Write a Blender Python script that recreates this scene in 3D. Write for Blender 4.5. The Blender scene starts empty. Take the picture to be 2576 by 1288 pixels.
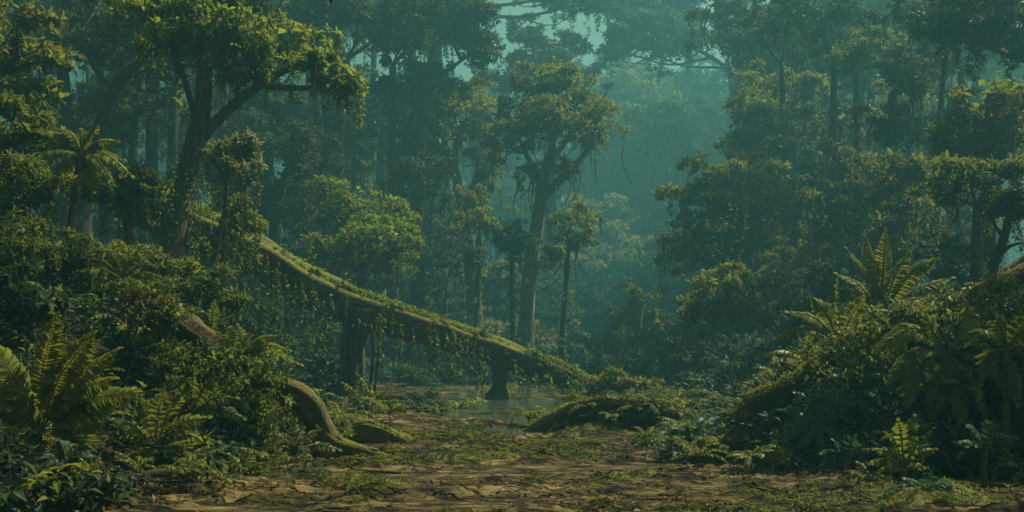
import bpy, math, random
import numpy as np
from mathutils import Vector

R = math.radians
rng = np.random.default_rng(7)
SC = bpy.context.scene
COL = SC.collection

# ------------------------------------------------------------------ camera model / measuring
FPX, U0, V0, EYE = 2474.0, 1288.0, 876.0, 1.7


def SD(D):
    """the valley opens out behind the fallen trunk: true metres for a depth read off the photograph"""
    return D + 1.2 * np.maximum(D - 36.0, 0) + 0.9 * np.maximum(D - 62.0, 0)


def P(u, v, D):
    """world point that the photo shows at (u, v) if it stands D metres away"""
    D = SD(D)
    return np.array([(u - U0) / FPX * D, D, EYE + (V0 - v) / FPX * D])


def px(n, D):
    return n / FPX * SD(D)


# ------------------------------------------------------------------ noise + terrain
_ph = np.random.default_rng(3).uniform(0, 6.28, (40, 3))
_dir = np.random.default_rng(4).normal(0, 1, (40, 3))
_dir /= np.linalg.norm(_dir, axis=1)[:, None]


def nz(x, y, z=0.0, f=1.0, k=0):
    s = 0
    for i in range(6):
        d = _dir[(k * 7 + i) % 40] * f * (1.0 + 0.45 * i)
        s = s + np.sin(x * d[0] * 2.2 + y * d[1] * 2.2 + z * d[2] * 2.2 + _ph[(k * 5 + i) % 40, 0]
                       + 1.3 * np.sin(x * d[1] + y * d[2] + z * d[0] + _ph[(k * 3 + i) % 40, 1])) / (1 + 0.35 * i)
    return s / 3.2


def sm(a, b, x):
    t = np.clip((x - a) / (b - a), 0, 1)
    return t * t * (3 - 2 * t)


def edges(y):
    xl = np.interp(y, [6, 9, 11, 13, 17, 22, 26, 36, 45, 60], [-6.0, -4.9, -4.0, -3.5, -3.5, -4.3, -4.7, -6.8, -7.5, -8])
    xr = np.interp(y, [6, 11.5, 12.6, 13.6, 15, 18, 24, 32, 40, 60], [14, 10, 6.3, 3.6, 2.7, 3.0, 5.0, 7.0, 9, 9])
    return xl, xr


def moss_mask(x, y):
    a = nz(x * 0.55, y * 1.25, 0, 0.55, 1) + 0.55 * nz(x * 1.6, y * 3.6, 0, 1.0, 2)
    return sm(0.02, 0.42, a)


def H(x, y):
    x = np.asarray(x, float)
    y = np.asarray(y, float)
    xl, xr = edges(y)
    wob = 0.45 * nz(x * 0.4, y * 0.4, 0, 1, 3)
    dl = xl - x + wob
    dr = x - xr + wob
    hl = sm(0, 4.2, dl) * np.interp(y, [6, 12, 16, 24, 40, 60], [0.5, 0.85, 2.1, 2.2, 2.0, 1.2]) + 0.05 * np.maximum(dl - 4, 0)
    hr = sm(0, 3.6, dr) * np.interp(y, [10, 12.5, 14, 15.5, 18, 24, 40, 60], [0.4, 0.8, 1.5, 2.0, 1.9, 1.6, 1.5, 1.2]) + 0.05 * np.maximum(dr - 4, 0)
    h = np.where(dl > 0, hl, 0) + np.where(dr > 0, hr, 0)
    wl = np.interp(y, [15.5, 17, 20, 25.6, 34, 40, 60], [0.7, 0.1, -0.9, -2.3, -3.2, -5.5, -7])
    wr = np.interp(y, [15.5, 17, 20, 25.6, 34, 40, 60], [0.7, 1.3, 1.3, 1.6, 3.8, 6.0, 7.0])
    n1 = nz(x * 0.28, y * 0.9, 0, 1, 5)
    inside = sm(0, 0.9, x - wl + 0.5 * n1) * sm(0, 0.9, wr - x + 0.5 * n1) * sm(15.4, 17.6, y) * (1 - sm(48, 58, y))
    bars = 0.17 * sm(0.02, 0.35, nz(x * 0.22, y * 0.75, 2, 1.15, 6))
    h = h - 0.20 * inside + bars * inside
    h = h + .17 * np.exp(-((x - 2.5) / 1.5) ** 2 - ((y - 21.6) / .8) ** 2) + .2 * np.exp(-((x - 1.2) / .9) ** 2 - ((y - 21.9) / .6) ** 2)
    near = 1 - sm(24, 60, y)
    flat = 1 - sm(0.1, 1.5, np.maximum(dl, dr))
    rg = nz(x * 0.9, y * 2.6, 0, 1.5, 7)
    rg2 = nz(x * 2.6, y * 7.5, 0, 2.0, 8)
    tq = 4.2 * nz(x * 0.30, y * 1.25, 0, 1.3, 12) + 1.2 * nz(x * 1.3, y * 3.5, 0, 1.6, 13)
    ter = np.floor(tq) + sm(.82, 1.0, tq - np.floor(tq))
    rel = 0.042 * ter + 0.02 * (1 - np.abs(rg)) + 0.016 * np.abs(rg2) + 0.05 * moss_mask(x, y) + 0.010 * nz(x * 5, y * 13, 0, 2, 9)
    h = h + near * flat * (rel - 0.03) + (1 - flat) * 0.16 * nz(x, y, 0, 0.9, 10)
    h = np.where(y < 17.5, np.maximum(h, -.06 + .0 * y), h)
    far = sm(80, 240, y) * (7 + 5 * nz(x * .02, y * .02, 0, 1, 11)) + sm(240, 500, y) * 12
    return h + far


def Hz(x, y):
    return float(H(np.array([x]), np.array([y]))[0])


# ------------------------------------------------------------------ mesh builder
class MB:
    def __init__(self):
        self.v, self.f, self.n = [], [], 0

    def add(self, v, faces, mi=0):
        v = np.asarray(v, float).reshape(-1, 3)
        self.v.append(v)
        for fa in (faces if isinstance(faces, list) else [faces]):
            fa = np.asarray(fa)
            if len(fa):
                self.f.append((fa + self.n, mi))
        self.n += len(v)

    def build(self, name, mats, parent=None, smooth=False, origin=None):
        me = bpy.data.meshes.new(name)
        v = np.concatenate(self.v)
        o = bpy.data.objects.new(name, me)
        org = np.zeros(3) if origin is None else np.asarray(origin, float)
        if parent is not None:
            org = np.array(parent.location)
        vv = v - org
        me.vertices.add(len(vv))
        me.vertices.foreach_set('co', vv.astype(np.float32).ravel())
        loops = np.concatenate([f.ravel() for f, m in self.f])
        tot = np.concatenate([np.full(len(f), f.shape[1]) for f, m in self.f])
        mi = np.concatenate([np.full(len(f), m) for f, m in self.f])
        me.loops.add(len(loops))
        me.loops.foreach_set('vertex_index', loops.astype(np.int32))
        me.polygons.add(len(tot))
        st = np.concatenate([[0], np.cumsum(tot)[:-1]])
        me.polygons.foreach_set('loop_start', st.astype(np.int32))
        me.polygons.foreach_set('material_index', mi.astype(np.int32))
        me.polygons.foreach_set('use_smooth', np.full(len(tot), smooth))
        me.update(calc_edges=True)
        for m in (mats if isinstance(mats, (list, tuple)) else [mats]):
            me.materials.append(m)
        if parent is not None:
            o.parent = parent
        else:
            o.location = org
        COL.objects.link(o)
        return o


def tag(o, label=None, cat=None, group=None, kind=None):
    if label: o['label'] = label
    if cat: o['category'] = cat
    if group: o['group'] = group
    if kind: o['kind'] = kind
    return o


def empty(name, loc, label, cat, group=None):
    o = bpy.data.objects.new(name, None)
    o.empty_display_size = 0.2
    o.location = [float(c) for c in loc]
    COL.objects.link(o)
    return tag(o, label, cat, group)


def unit(a):
    return a / np.maximum(np.linalg.norm(a, axis=-1, keepdims=True), 1e-9)


def spline(pts, n):
    p = np.asarray(pts, float)
    if len(p) == 2:
        t = np.linspace(0, 1, n)[:, None]
        return p[0] * (1 - t) + p[1] * t
    q = np.vstack([2 * p[0] - p[1], p, 2 * p[-1] - p[-2]])
    t = np.linspace(0, len(p) - 1 - 1e-6, n)
    i = t.astype(int)
    f = (t - i)[:, None]
    a, b, c, d = q[i], q[i + 1], q[i + 2], q[i + 3]
    return 0.5 * (2 * b + (c - a) * f + (2 * a - 5 * b + 4 * c - d) * f ** 2 + (3 * b - a - 3 * c + d) * f ** 3)


def tube(mb, pts, rad, n=12, sides=7, rough=0.0, flute=0.0, k=0, mi=0, cap=True, flat=1.0):
    """tapered, knobbly tube along a smoothed path"""
    c = spline(pts, n)
    r = np.interp(np.linspace(0, 1, n), np.linspace(0, 1, len(rad)), rad)
    t = unit(np.gradient(c, axis=0))
    ref = np.array([0.31, 0.93, 0.2]) if abs(t[0] @ np.array([0.31, 0.93, 0.2])) < 0.9 else np.array([1.0, 0, 0])
    a = unit(np.cross(t, ref))
    b = np.cross(t, a)
    th = np.linspace(0, 2 * np.pi, sides, endpoint=False)
    rr = r[:, None] * np.ones(sides)[None]
    if flute:
        rr = rr * (1 + flute * np.sin(5 * th + k)[None] + flute * 0.6 * np.sin(9 * th + 2.1 * k)[None])
    v = c[:, None] + (a[:, None] * np.cos(th)[None, :, None] * flat + b[:, None] * np.sin(th)[None, :, None]) * rr[:, :, None]
    if rough:
        d = nz(v[..., 0], v[..., 1], v[..., 2], 1.1 / max(r.mean(), .02) * 0.5, k % 5)
        v = c[:, None] + (v - c[:, None]) * (1 + rough * d)[:, :, None]
    i = np.arange(n - 1)[:, None] * sides
    j = np.arange(sides)[None]
    j2 = (j + 1) % sides
    f = np.stack([i + j, i + j2, i + sides + j2, i + sides + j], -1).reshape(-1, 4)
    v = v.reshape(-1, 3)
    fs = [f]
    if cap:
        v = np.vstack([v, c[0] - t[0] * r[0] * .3, c[-1] + t[-1] * r[-1] * .3])
        m = n * sides
        jj = np.arange(sides)
        fs.append(np.stack([np.full(sides, m), (jj + 1) % sides, jj], -1))
        fs.append(np.stack([np.full(sides, m + 1), (n - 1) * sides + jj, (n - 1) * sides + (jj + 1) % sides], -1))
    mb.add(v, fs, mi)
    return c


# leaf templates: x along the leaf, y across (x width), z along the normal
L4v = np.array([[0, 0, 0], [.48, .5, .07], [.48, -.5, .07], [1, 0, -.18], [.48, 0, 0]])
L4f = np.array([[0, 4, 1], [0, 2, 4], [4, 3, 1], [4, 2, 3]])
L8v = np.array([[0, 0, 0], [.22, .36, .04], [.22, 0, 0], [.22, -.36, .04], [.55, .5, .02], [.55, 0, -.05], [.55, -.5, .02],
                [.82, .3, -.1], [.82, 0, -.15], [.82, -.3, -.1], [1.03, 0, -.3]])
L8f = [np.array([[1, 4, 5, 2], [2, 5, 6, 3], [4, 7, 8, 5], [5, 8, 9, 6]]), np.array([[0, 1, 2], [0, 2, 3], [7, 10, 8], [8, 10, 9]])]


def leaves(mb, p, d, nrm, ln, wd, big=False, mi=0):
    """p, d, nrm: (N,3); ln, wd: (N,)"""
    N = len(p)
    if not N: return
    tv, tf = (L8v, L8f) if big else (L4v, [L4f])
    d = unit(d)
    nrm = unit(nrm - (nrm * d).sum(-1, keepdims=True) * d)
    b = np.cross(nrm, d)
    v = (p[:, None] + tv[None, :, 0:1] * (d * ln[:, None])[:, None] + tv[None, :, 1:2] * (b * wd[:, None])[:, None]
         + tv[None, :, 2:3] * (nrm * ln[:, None])[:, None])
    off = (np.arange(N) * len(tv))[:, None, None]
    mb.add(v.reshape(-1, 3), [(f[None] + off).reshape(-1, f.shape[1]) for f in tf], mi)


def tufts(mb, c, ax, rad, m=10, wr=.42, droop=.25, big=False, mi=0):
    """little umbrellas of leaves round the points c, opening along ax"""
    N = len(c)
    ax = unit(ax)
    ref = unit(rng.normal(0, 1, (N, 3)))
    e1 = unit(np.cross(ax, ref))
    e2 = np.cross(ax, e1)
    ph = (np.arange(m)[None] * 2.39996 + rng.uniform(0, 6.28, (N, 1)))
    el = np.linspace(1.1, -.35, m)[None] + rng.normal(0, .22, (N, m))
    d = (np.cos(el) * np.cos(ph))[..., None] * e1[:, None] + (np.cos(el) * np.sin(ph))[..., None] * e2[:, None] + np.sin(el)[..., None] * ax[:, None]
    d[..., 2] -= droop
    d = unit(d)
    nrm = ax[:, None] * 1.0 + d * -.2 + rng.normal(0, .25, (N, m, 3))
    rad = np.broadcast_to(np.asarray(rad, float), (N,))
    ln = rad[:, None] * rng.uniform(.65, 1.15, (N, m))
    p = c[:, None] + d * (rad[:, None, None] * .12) - ax[:, None] * (rad[:, None, None] * rng.uniform(0, .35, (N, m, 1)))
    leaves(mb, p.reshape(-1, 3), d.reshape(-1, 3), nrm.reshape(-1, 3), ln.ravel(), ln.ravel() * wr, big, mi)


def crown_lobe(mb, c, r, tr, dens=1.0, m=10, big=False, wr=.42, fill=True, lowcut=-.45, ns=None):
    """a bough: several domed sprays of leaf tufts, lit tops over dark gaps"""
    c = np.asarray(c); a = (r[0] + r[1]) / 2
    if ns is None: ns = int(np.clip(9 * (a / tr) ** .8 / 4.0, 9, 26))
    P_, A_, S_ = [], [], []
    for q in range(ns):
        d = unit(rng.normal(0, 1, 3) + np.array([0, 0, .15]))
        cc = c + d * r * rng.uniform(.3, 1.25)
        rs = a * rng.uniform(.17, .42)
        rr = np.array([rs, rs, rs * rng.uniform(.5, .8)])
        N = int(max(5, dens * 2.3 * rs * (rs * .5 + rr[2] * .6) * 2 / tr ** 2 * .95))
        dd = unit(rng.normal(0, 1, (N, 3))); dd[:, 2] = np.abs(dd[:, 2]) - .3
        P_.append(cc + dd * rr * rng.uniform(.7, 1.15, (N, 1)))
        A_.append(dd * np.array([1, 1, .6]) + np.array([0, 0, .5]))
        S_.append(np.full(N, rng.uniform(.7, 1.2)))
        if rng.uniform() < .45:                      # sprays drooping from the bough
            M = int(rng.integers(3, 8))
            st = cc + np.array([rng.normal(0, .6), rng.normal(0, .6), -.2]) * rs
            P_.append(st + np.stack([rng.normal(0, .25, M) * tr, rng.normal(0, .25, M) * tr, -np.arange(M) * tr * .8], -1))
            A_.append(np.stack([rng.normal(0, .5, M), rng.normal(-.3, .5, M), np.full(M, .25)], -1))
            S_.append(np.full(M, .65))
    p, ax, sz = np.concatenate(P_), np.concatenate(A_), np.concatenate(S_)
    tufts(mb, p, ax, tr * sz * rng.uniform(.75, 1.25, len(p)), m, wr, .3, big)
    if fill:
        M = int(len(p) * .35)
        q = c + unit(rng.normal(0, 1, (M, 3))) * r * rng.uniform(.1, .7, (M, 1))
        dd = rng.normal(0, 1, (M, 3)); dd[:, 2] *= .4
        leaves(mb, q, dd, rng.normal(0, .6, (M, 3)) + np.array([0, 0, 1.]), np.full(M, tr * 1.4), np.full(M, tr * .8), False)
    return p


def frond(mb, p0, az, el, L, bend, pairs, pl, pw, droop=.35, sweep=.5, rr=.008, big=True, start=.1, side_bend=0., prof=.8, mi_leaf=0, mi_stem=1):
    """one arching compound leaf: midrib tube + leaflet pairs"""
    n = pairs + 2
    t = np.linspace(0, 1, n)
    e = el - bend * t ** 1.25
    a = az + side_bend * t
    T = np.stack([np.cos(e) * np.sin(a), np.cos(e) * np.cos(a), np.sin(e)], -1)
    pts = p0 + np.concatenate([np.zeros((1, 3)), np.cumsum((T[:-1] + T[1:]) / 2, 0)]) * (L / (n - 1))
    tube(mb, pts, [rr, rr * .7, rr * .25], n=min(n, 14), sides=5, mi=mi_stem, cap=False)
    sel = t >= start
    q, Tq, tq = pts[sel], T[sel], (t[sel] - start) / (1 - start)
    S = unit(np.cross(Tq, np.array([0, 0, 1.]) + Tq * .01))
    up = np.cross(S, Tq)
    w = np.maximum(np.sin(np.pi * (.1 + .87 * tq)), 0.05) ** prof
    for s in (1, -1):
        k = rng.normal(0, .07, (len(q), 3))
        d = S * s + Tq * (sweep + .5 * tq[:, None] ** 2) - np.array([0, 0, droop]) * rng.uniform(.5, 1.3, (len(q), 1)) + k
        nr = up + S * s * .25 + k
        ln = pl * w * rng.uniform(.85, 1.1, len(q))
        leaves(mb, q, d, nr, ln, np.minimum(pw, ln * .6 + pw * .25) * rng.uniform(.85, 1.1, len(q)), big, mi_leaf)
    leaves(mb, q[-1:], Tq[-1:], up[-1:], np.array([pl * .45]), np.array([pw * .8]), big, mi_leaf)
    return pts


# ------------------------------------------------------------------ materials
def newmat(name):
    m = bpy.data.materials.new(name)
    m.use_nodes = True
    nt = m.node_tree
    nt.nodes.clear()
    return m, nt, nt.nodes.new('ShaderNodeOutputMaterial')


def ramp(nt, stops, inp):
    r = nt.nodes.new('ShaderNodeValToRGB')
    el = r.color_ramp.elements
    while len(el) < len(stops): el.new(.5)
    for e, (p, c) in zip(el, stops):
        e.position = p
        e.color = (*c, 1) if len(c) == 3 else c
    nt.links.new(inp, r.inputs[0])
    return r.outputs[0]


def leaf_mat(name, c0, c1, c2, trans, tfac=.45, rough=.6):
    m, nt, out = newmat(name)
    g = nt.nodes.new('ShaderNodeNewGeometry')
    col = ramp(nt, [(0, c0), (.5, c1), (.85, c2), (1, tuple(c * 1.25 for c in c2))], g.outputs['Random Per Island'])  # leaf highlights put into the colour as a wide random spread per leaf
    tc = nt.nodes.new('ShaderNodeTexCoord')
    no = nt.nodes.new('ShaderNodeTexNoise'); no.inputs['Scale'].default_value = .8; no.inputs['Detail'].default_value = 3
    nt.links.new(tc.outputs['Object'], no.inputs['Vector'])
    mx = nt.nodes.new('ShaderNodeMix'); mx.data_type = 'RGBA'; mx.blend_type = 'MULTIPLY'; mx.inputs[0].default_value = .8
    nt.links.new(col, mx.inputs[6])
    nt.links.new(ramp(nt, [(.3, (.6, .75, .8)), (.7, (1.25, 1.15, .8))], no.outputs['Fac']), mx.inputs[7])
    b = nt.nodes.new('ShaderNodeBsdfPrincipled'); b.inputs['Roughness'].default_value = rough
    b.inputs['Specular IOR Level'].default_value = .16
    nt.links.new(mx.outputs[2], b.inputs['Base Color'])
    t = nt.nodes.new('ShaderNodeBsdfTranslucent')
    t2 = nt.nodes.new('ShaderNodeMix'); t2.data_type = 'RGBA'; t2.blend_type = 'MIX'; t2.inputs[0].default_value = .6
    nt.links.new(mx.outputs[2], t2.inputs[6]); t2.inputs[7].default_value = (*[min(1, c * 1.5) for c in trans], 1)
    nt.links.new(t2.outputs[2], t.inputs['Color'])
    ms = nt.nodes.new('ShaderNodeMixShader'); ms.inputs[0].default_value = tfac
    nt.links.new(b.outputs[0], ms.inputs[1]); nt.links.new(t.outputs[0], ms.inputs[2])
    nt.links.new(ms.outputs[0], out.inputs['Surface'])
    return m


LF = {
    'olive': leaf_mat('leaf_olive', (.012, .026, .006), (.038, .062, .010), (.17, .20, .035), (.22, .23, .02)),
    'green': leaf_mat('leaf_green', (.012, .030, .010), (.035, .062, .014), (.12, .15, .03), (.15, .18, .02)),
    'dark': leaf_mat('leaf_dark', (.006, .016, .010), (.014, .032, .016), (.055, .08, .03), (.06, .09, .02), .25),
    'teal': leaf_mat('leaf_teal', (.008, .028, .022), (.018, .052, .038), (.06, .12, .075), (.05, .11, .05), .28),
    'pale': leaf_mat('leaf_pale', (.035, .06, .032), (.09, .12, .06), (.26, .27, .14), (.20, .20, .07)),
    'gold': leaf_mat('leaf_gold', (.016, .032, .006), (.060, .095, .014), (.21, .26, .045), (.25, .30, .03), .45),
    'rust': leaf_mat('leaf_rust', (.05, .02, .008), (.13, .05, .012), (.24, .12, .03), (.25, .10, .02)),
    'litter': leaf_mat('leaf_litter_brown', (.03, .02, .01), (.07, .045, .02), (.14, .09, .04), (.1, .06, .02), .1),
    'fern': leaf_mat('leaf_fern', (.075, .10, .014), (.12, .15, .02), (.17, .20, .03), (.24, .24, .02), .4),
    'blade': leaf_mat('leaf_blade', (.05, .08, .016), (.085, .12, .022), (.15, .18, .035), (.2, .21, .02), .35, .4),
    'tealfern': leaf_mat('leaf_teal_fern', (.018, .075, .055), (.028, .10, .07), (.05, .14, .09), (.05, .14, .06), .3, .4),
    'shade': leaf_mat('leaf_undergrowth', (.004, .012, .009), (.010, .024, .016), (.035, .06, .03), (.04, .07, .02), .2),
}


def bark_mat(name, c0, c1, moss, mossy=.5, sc=1.0, stretch=(6, 6, 1.2), rot=0.0, up=.28):
    m, nt, out = newmat(name)
    N, Lk = nt.nodes, nt.links
    tc = N.new('ShaderNodeTexCoord')
    mp = N.new('ShaderNodeMapping'); mp.inputs['Scale'].default_value = tuple(k * sc for k in stretch); mp.inputs['Rotation'].default_value = (0, rot, 0)
    Lk.new(tc.outputs['Object'], mp.inputs['Vector'])
    n1 = N.new('ShaderNodeTexNoise'); n1.inputs['Scale'].default_value = 1.6; n1.inputs['Detail'].default_value = 7; n1.inputs['Roughness'].default_value = .65
    Lk.new(mp.outputs[0], n1.inputs['Vector'])
    col = ramp(nt, [(.3, c0), (.52, tuple((a + b) / 2 for a, b in zip(c0, c1))), (.68, c1)], n1.outputs['Fac'])
    n2 = N.new('ShaderNodeTexNoise'); n2.inputs['Scale'].default_value = 1.3 * sc; n2.inputs['Detail'].default_value = 6
    Lk.new(tc.outputs['Object'], n2.inputs['Vector'])
    g = N.new('ShaderNodeNewGeometry')
    sx = N.new('ShaderNodeSeparateXYZ'); Lk.new(g.outputs['Normal'], sx.inputs[0])
    ma = N.new('ShaderNodeMath'); ma.operation = 'MULTIPLY_ADD'
    Lk.new(sx.outputs['Z'], ma.inputs[0]); ma.inputs[1].default_value = up; Lk.new(n2.outputs['Fac'], ma.inputs[2])
    fac = ramp(nt, [(.62 - .25 * mossy + (up - .28), (0, 0, 0)), (.80 - .25 * mossy + (up - .28), (1, 1, 1))], ma.outputs[0])
    n3 = N.new('ShaderNodeTexNoise'); n3.inputs['Scale'].default_value = 14 * sc; n3.inputs['Detail'].default_value = 4
    Lk.new(tc.outputs['Object'], n3.inputs['Vector'])
    mcol = ramp(nt, [(.3, tuple(c * .45 for c in moss)), (.7, moss)], n3.outputs['Fac'])
    mx = N.new('ShaderNodeMix'); mx.data_type = 'RGBA'
    Lk.new(fac, mx.inputs[0]); Lk.new(col, mx.inputs[6]); Lk.new(mcol, mx.inputs[7])
    b = N.new('ShaderNodeBsdfPrincipled'); b.inputs['Roughness'].default_value = .85
    b.inputs['Specular IOR Level'].default_value = .25
    Lk.new(mx.outputs[2], b.inputs['Base Color'])
    ad = N.new('ShaderNodeMath'); ad.operation = 'MULTIPLY_ADD'
    Lk.new(n3.outputs['Fac'], ad.inputs[0]); ad.inputs[1].default_value = .35; Lk.new(n1.outputs['Fac'], ad.inputs[2])
    bp = N.new('ShaderNodeBump'); bp.inputs['Strength'].default_value = .9; bp.inputs['Distance'].default_value = .08 / sc
    Lk.new(ad.outputs[0], bp.inputs['Height']); Lk.new(bp.outputs[0], b.inputs['Normal'])
    Lk.new(b.outputs[0], out.inputs['Surface'])
    return m


BK = {
    'brown': bark_mat('bark_brown', (.035, .028, .018), (.16, .125, .075), (.085, .095, .012), .35),
    'dark': bark_mat('bark_dark', (.018, .020, .016), (.07, .07, .05), (.035, .055, .015), .35),
    'pale': bark_mat('bark_pale', (.07, .075, .06), (.26, .26, .20), (.07, .10, .03), .15),
    'mossy': bark_mat('bark_mossy', (.028, .022, .013), (.17, .125, .07), (.13, .13, .014), .75, 1.3),
    'log': bark_mat('log_bark', (.020, .016, .011), (.16, .125, .075), (.15, .165, .016), 1.0, 1.0, (.8, 6, 6), R(27), .5),
    'bank_log': bark_mat('bank_log_bark', (.022, .018, .011), (.16, .12, .07), (.11, .115, .012), .45, 1.4, (1, 5, 5), 0, .4),
    'root': bark_mat('root_wood', (.04, .032, .02), (.24, .18, .10), (.12, .12, .015), .35, 2.2),
    'vine': bark_mat('vine_stem', (.05, .05, .012), (.15, .13, .03), (.12, .13, .02), .5, 5),
    'rust': bark_mat('bark_rust', (.05, .022, .010), (.16, .07, .025), (.07, .07, .015), .2, 1.5),
}


def ground_mat():
    m, nt, out = newmat('forest_floor')
    N, Lk = nt.nodes, nt.links
    tc = N.new('ShaderNodeTexCoord')
    mp = N.new('ShaderNodeMapping'); mp.inputs['Scale'].default_value = (1, 2.6, 1)
    Lk.new(tc.outputs['Object'], mp.inputs['Vector'])
    n1 = N.new('ShaderNodeTexNoise'); n1.inputs['Scale'].default_value = 1.4; n1.inputs['Detail'].default_value = 9; n1.inputs['Roughness'].default_value = .62
    Lk.new(mp.outputs[0], n1.inputs['Vector'])
    dirt = ramp(nt, [(.36, (.008, .006, .003)), (.46, (.040, .031, .014)), (.57, (.135, .106, .048)), (.74, (.24, .188, .088))], n1.outputs['Fac'])
    n2 = N.new('ShaderNodeTexNoise'); n2.inputs['Scale'].default_value = 6; n2.inputs['Detail'].default_value = 6
    Lk.new(mp.outputs[0], n2.inputs['Vector'])
    moss = ramp(nt, [(.34, (.006, .007, .002)), (.52, (.034, .036, .004)), (.68, (.085, .082, .008))], n2.outputs['Fac'])
    at = N.new('ShaderNodeAttribute'); at.attribute_name = 'moss'
    ma = N.new('ShaderNodeMath'); ma.operation = 'MULTIPLY_ADD'
    Lk.new(n2.outputs['Fac'], ma.inputs[0]); ma.inputs[1].default_value = .7; Lk.new(at.outputs['Fac'], ma.inputs[2])
    fac = ramp(nt, [(.44, (0, 0, 0)), (.62, (1, 1, 1))], ma.outputs[0])
    mx = N.new('ShaderNodeMix'); mx.data_type = 'RGBA'
    Lk.new(fac, mx.inputs[0]); Lk.new(dirt, mx.inputs[6]); Lk.new(moss, mx.inputs[7])
    mp2 = N.new('ShaderNodeMapping'); mp2.inputs['Scale'].default_value = (.9, 5.5, 1)
    Lk.new(tc.outputs['Object'], mp2.inputs['Vector'])
    n4 = N.new('ShaderNodeTexNoise'); n4.inputs['Scale'].default_value = 1.25; n4.inputs['Detail'].default_value = 5; n4.inputs['Distortion'].default_value = .6
    Lk.new(mp2.outputs[0], n4.inputs['Vector'])
    crack = ramp(nt, [(.36, (1, 1, 1)), (.425, (.22, .2, .18)), (.455, (1, 1, 1)), (.56, (1, 1, 1)), (.585, (.35, .33, .28)), (.61, (1, 1, 1))], n4.outputs['Fac'])
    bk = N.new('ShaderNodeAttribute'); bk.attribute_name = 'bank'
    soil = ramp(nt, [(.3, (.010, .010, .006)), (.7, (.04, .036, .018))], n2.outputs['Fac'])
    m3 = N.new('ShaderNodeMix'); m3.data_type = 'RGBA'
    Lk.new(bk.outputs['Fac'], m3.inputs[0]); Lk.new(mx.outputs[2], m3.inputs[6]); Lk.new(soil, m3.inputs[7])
    vo = N.new('ShaderNodeTexVoronoi'); vo.feature = 'DISTANCE_TO_EDGE'; vo.inputs['Scale'].default_value = 1.15
    wn = N.new('ShaderNodeTexNoise'); wn.inputs['Scale'].default_value = 2.2; wn.inputs['Detail'].default_value = 5
    Lk.new(tc.outputs['Object'], wn.inputs['Vector'])
    wv = N.new('ShaderNodeVectorMath'); wv.operation = 'MULTIPLY_ADD'; wv.inputs[1].default_value = (.75, .75, .75)
    Lk.new(wn.outputs['Color'], wv.inputs[0]); Lk.new(tc.outputs['Object'], wv.inputs[2])
    mp3 = N.new('ShaderNodeMapping'); mp3.inputs['Scale'].default_value = (.8, 2.6, 1)
    Lk.new(wv.outputs[0], mp3.inputs['Vector']); Lk.new(mp3.outputs[0], vo.inputs['Vector'])
    slab = ramp(nt, [(0, (.12, .11, .09)), (.035, (.45, .43, .4)), (.09, (1, 1, 1))], vo.outputs['Distance'])
    cm = N.new('ShaderNodeMix'); cm.data_type = 'RGBA'; cm.blend_type = 'MULTIPLY'; cm.inputs[0].default_value = .9
    Lk.new(crack, cm.inputs[6]); Lk.new(slab, cm.inputs[7]); crack = cm.outputs[2]
    m2 = N.new('ShaderNodeMix'); m2.data_type = 'RGBA'; m2.blend_type = 'MULTIPLY'; m2.inputs[0].default_value = .85
    Lk.new(m3.outputs[2], m2.inputs[6]); Lk.new(crack, m2.inputs[7])
    b = N.new('ShaderNodeBsdfPrincipled'); b.inputs['Roughness'].default_value = .9; b.inputs['Specular IOR Level'].default_value = .12
    Lk.new(m2.outputs[2], b.inputs['Base Color'])
    ad = N.new('ShaderNodeMath'); ad.operation = 'MULTIPLY_ADD'
    Lk.new(crack, ad.inputs[0]); ad.inputs[1].default_value = .6; Lk.new(n1.outputs['Fac'], ad.inputs[2])
    bp = N.new('ShaderNodeBump'); bp.inputs['Strength'].default_value = 1; bp.inputs['Distance'].default_value = .09
    Lk.new(ad.outputs[0], bp.inputs['Height']); Lk.new(bp.outputs[0], b.inputs['Normal'])
    Lk.new(b.outputs[0], out.inputs['Surface'])
    return m


def water_mat():
    m, nt, out = newmat('stream_water')
    N, Lk = nt.nodes, nt.links
    b = N.new('ShaderNodeBsdfPrincipled')
    b.inputs['Base Color'].default_value = (.045, .07, .055, 1)
    b.inputs['Roughness'].default_value = .06
    b.inputs['IOR'].default_value = 1.33
    b.inputs['Specular IOR Level'].default_value = .8
    tc = N.new('ShaderNodeTexCoord')
    mp = N.new('ShaderNodeMapping'); mp.inputs['Scale'].default_value = (.8, 3.0, 1)
    Lk.new(tc.outputs['Object'], mp.inputs['Vector'])
    n = N.new('ShaderNodeTexNoise'); n.inputs['Scale'].default_value = 1.6; n.inputs['Detail'].default_value = 4
    Lk.new(mp.outputs[0], n.inputs['Vector'])
    bp = N.new('ShaderNodeBump'); bp.inputs['Strength'].default_value = .35; bp.inputs['Distance'].default_value = .05
    Lk.new(n.outputs['Fac'], bp.inputs['Height']); Lk.new(bp.outputs[0], b.inputs['Normal'])
    Lk.new(b.outputs[0], out.inputs['Surface'])
    return m


# ------------------------------------------------------------------ ground, stream
def axis(parts):
    return np.unique(np.round(np.concatenate(parts), 4))


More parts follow.
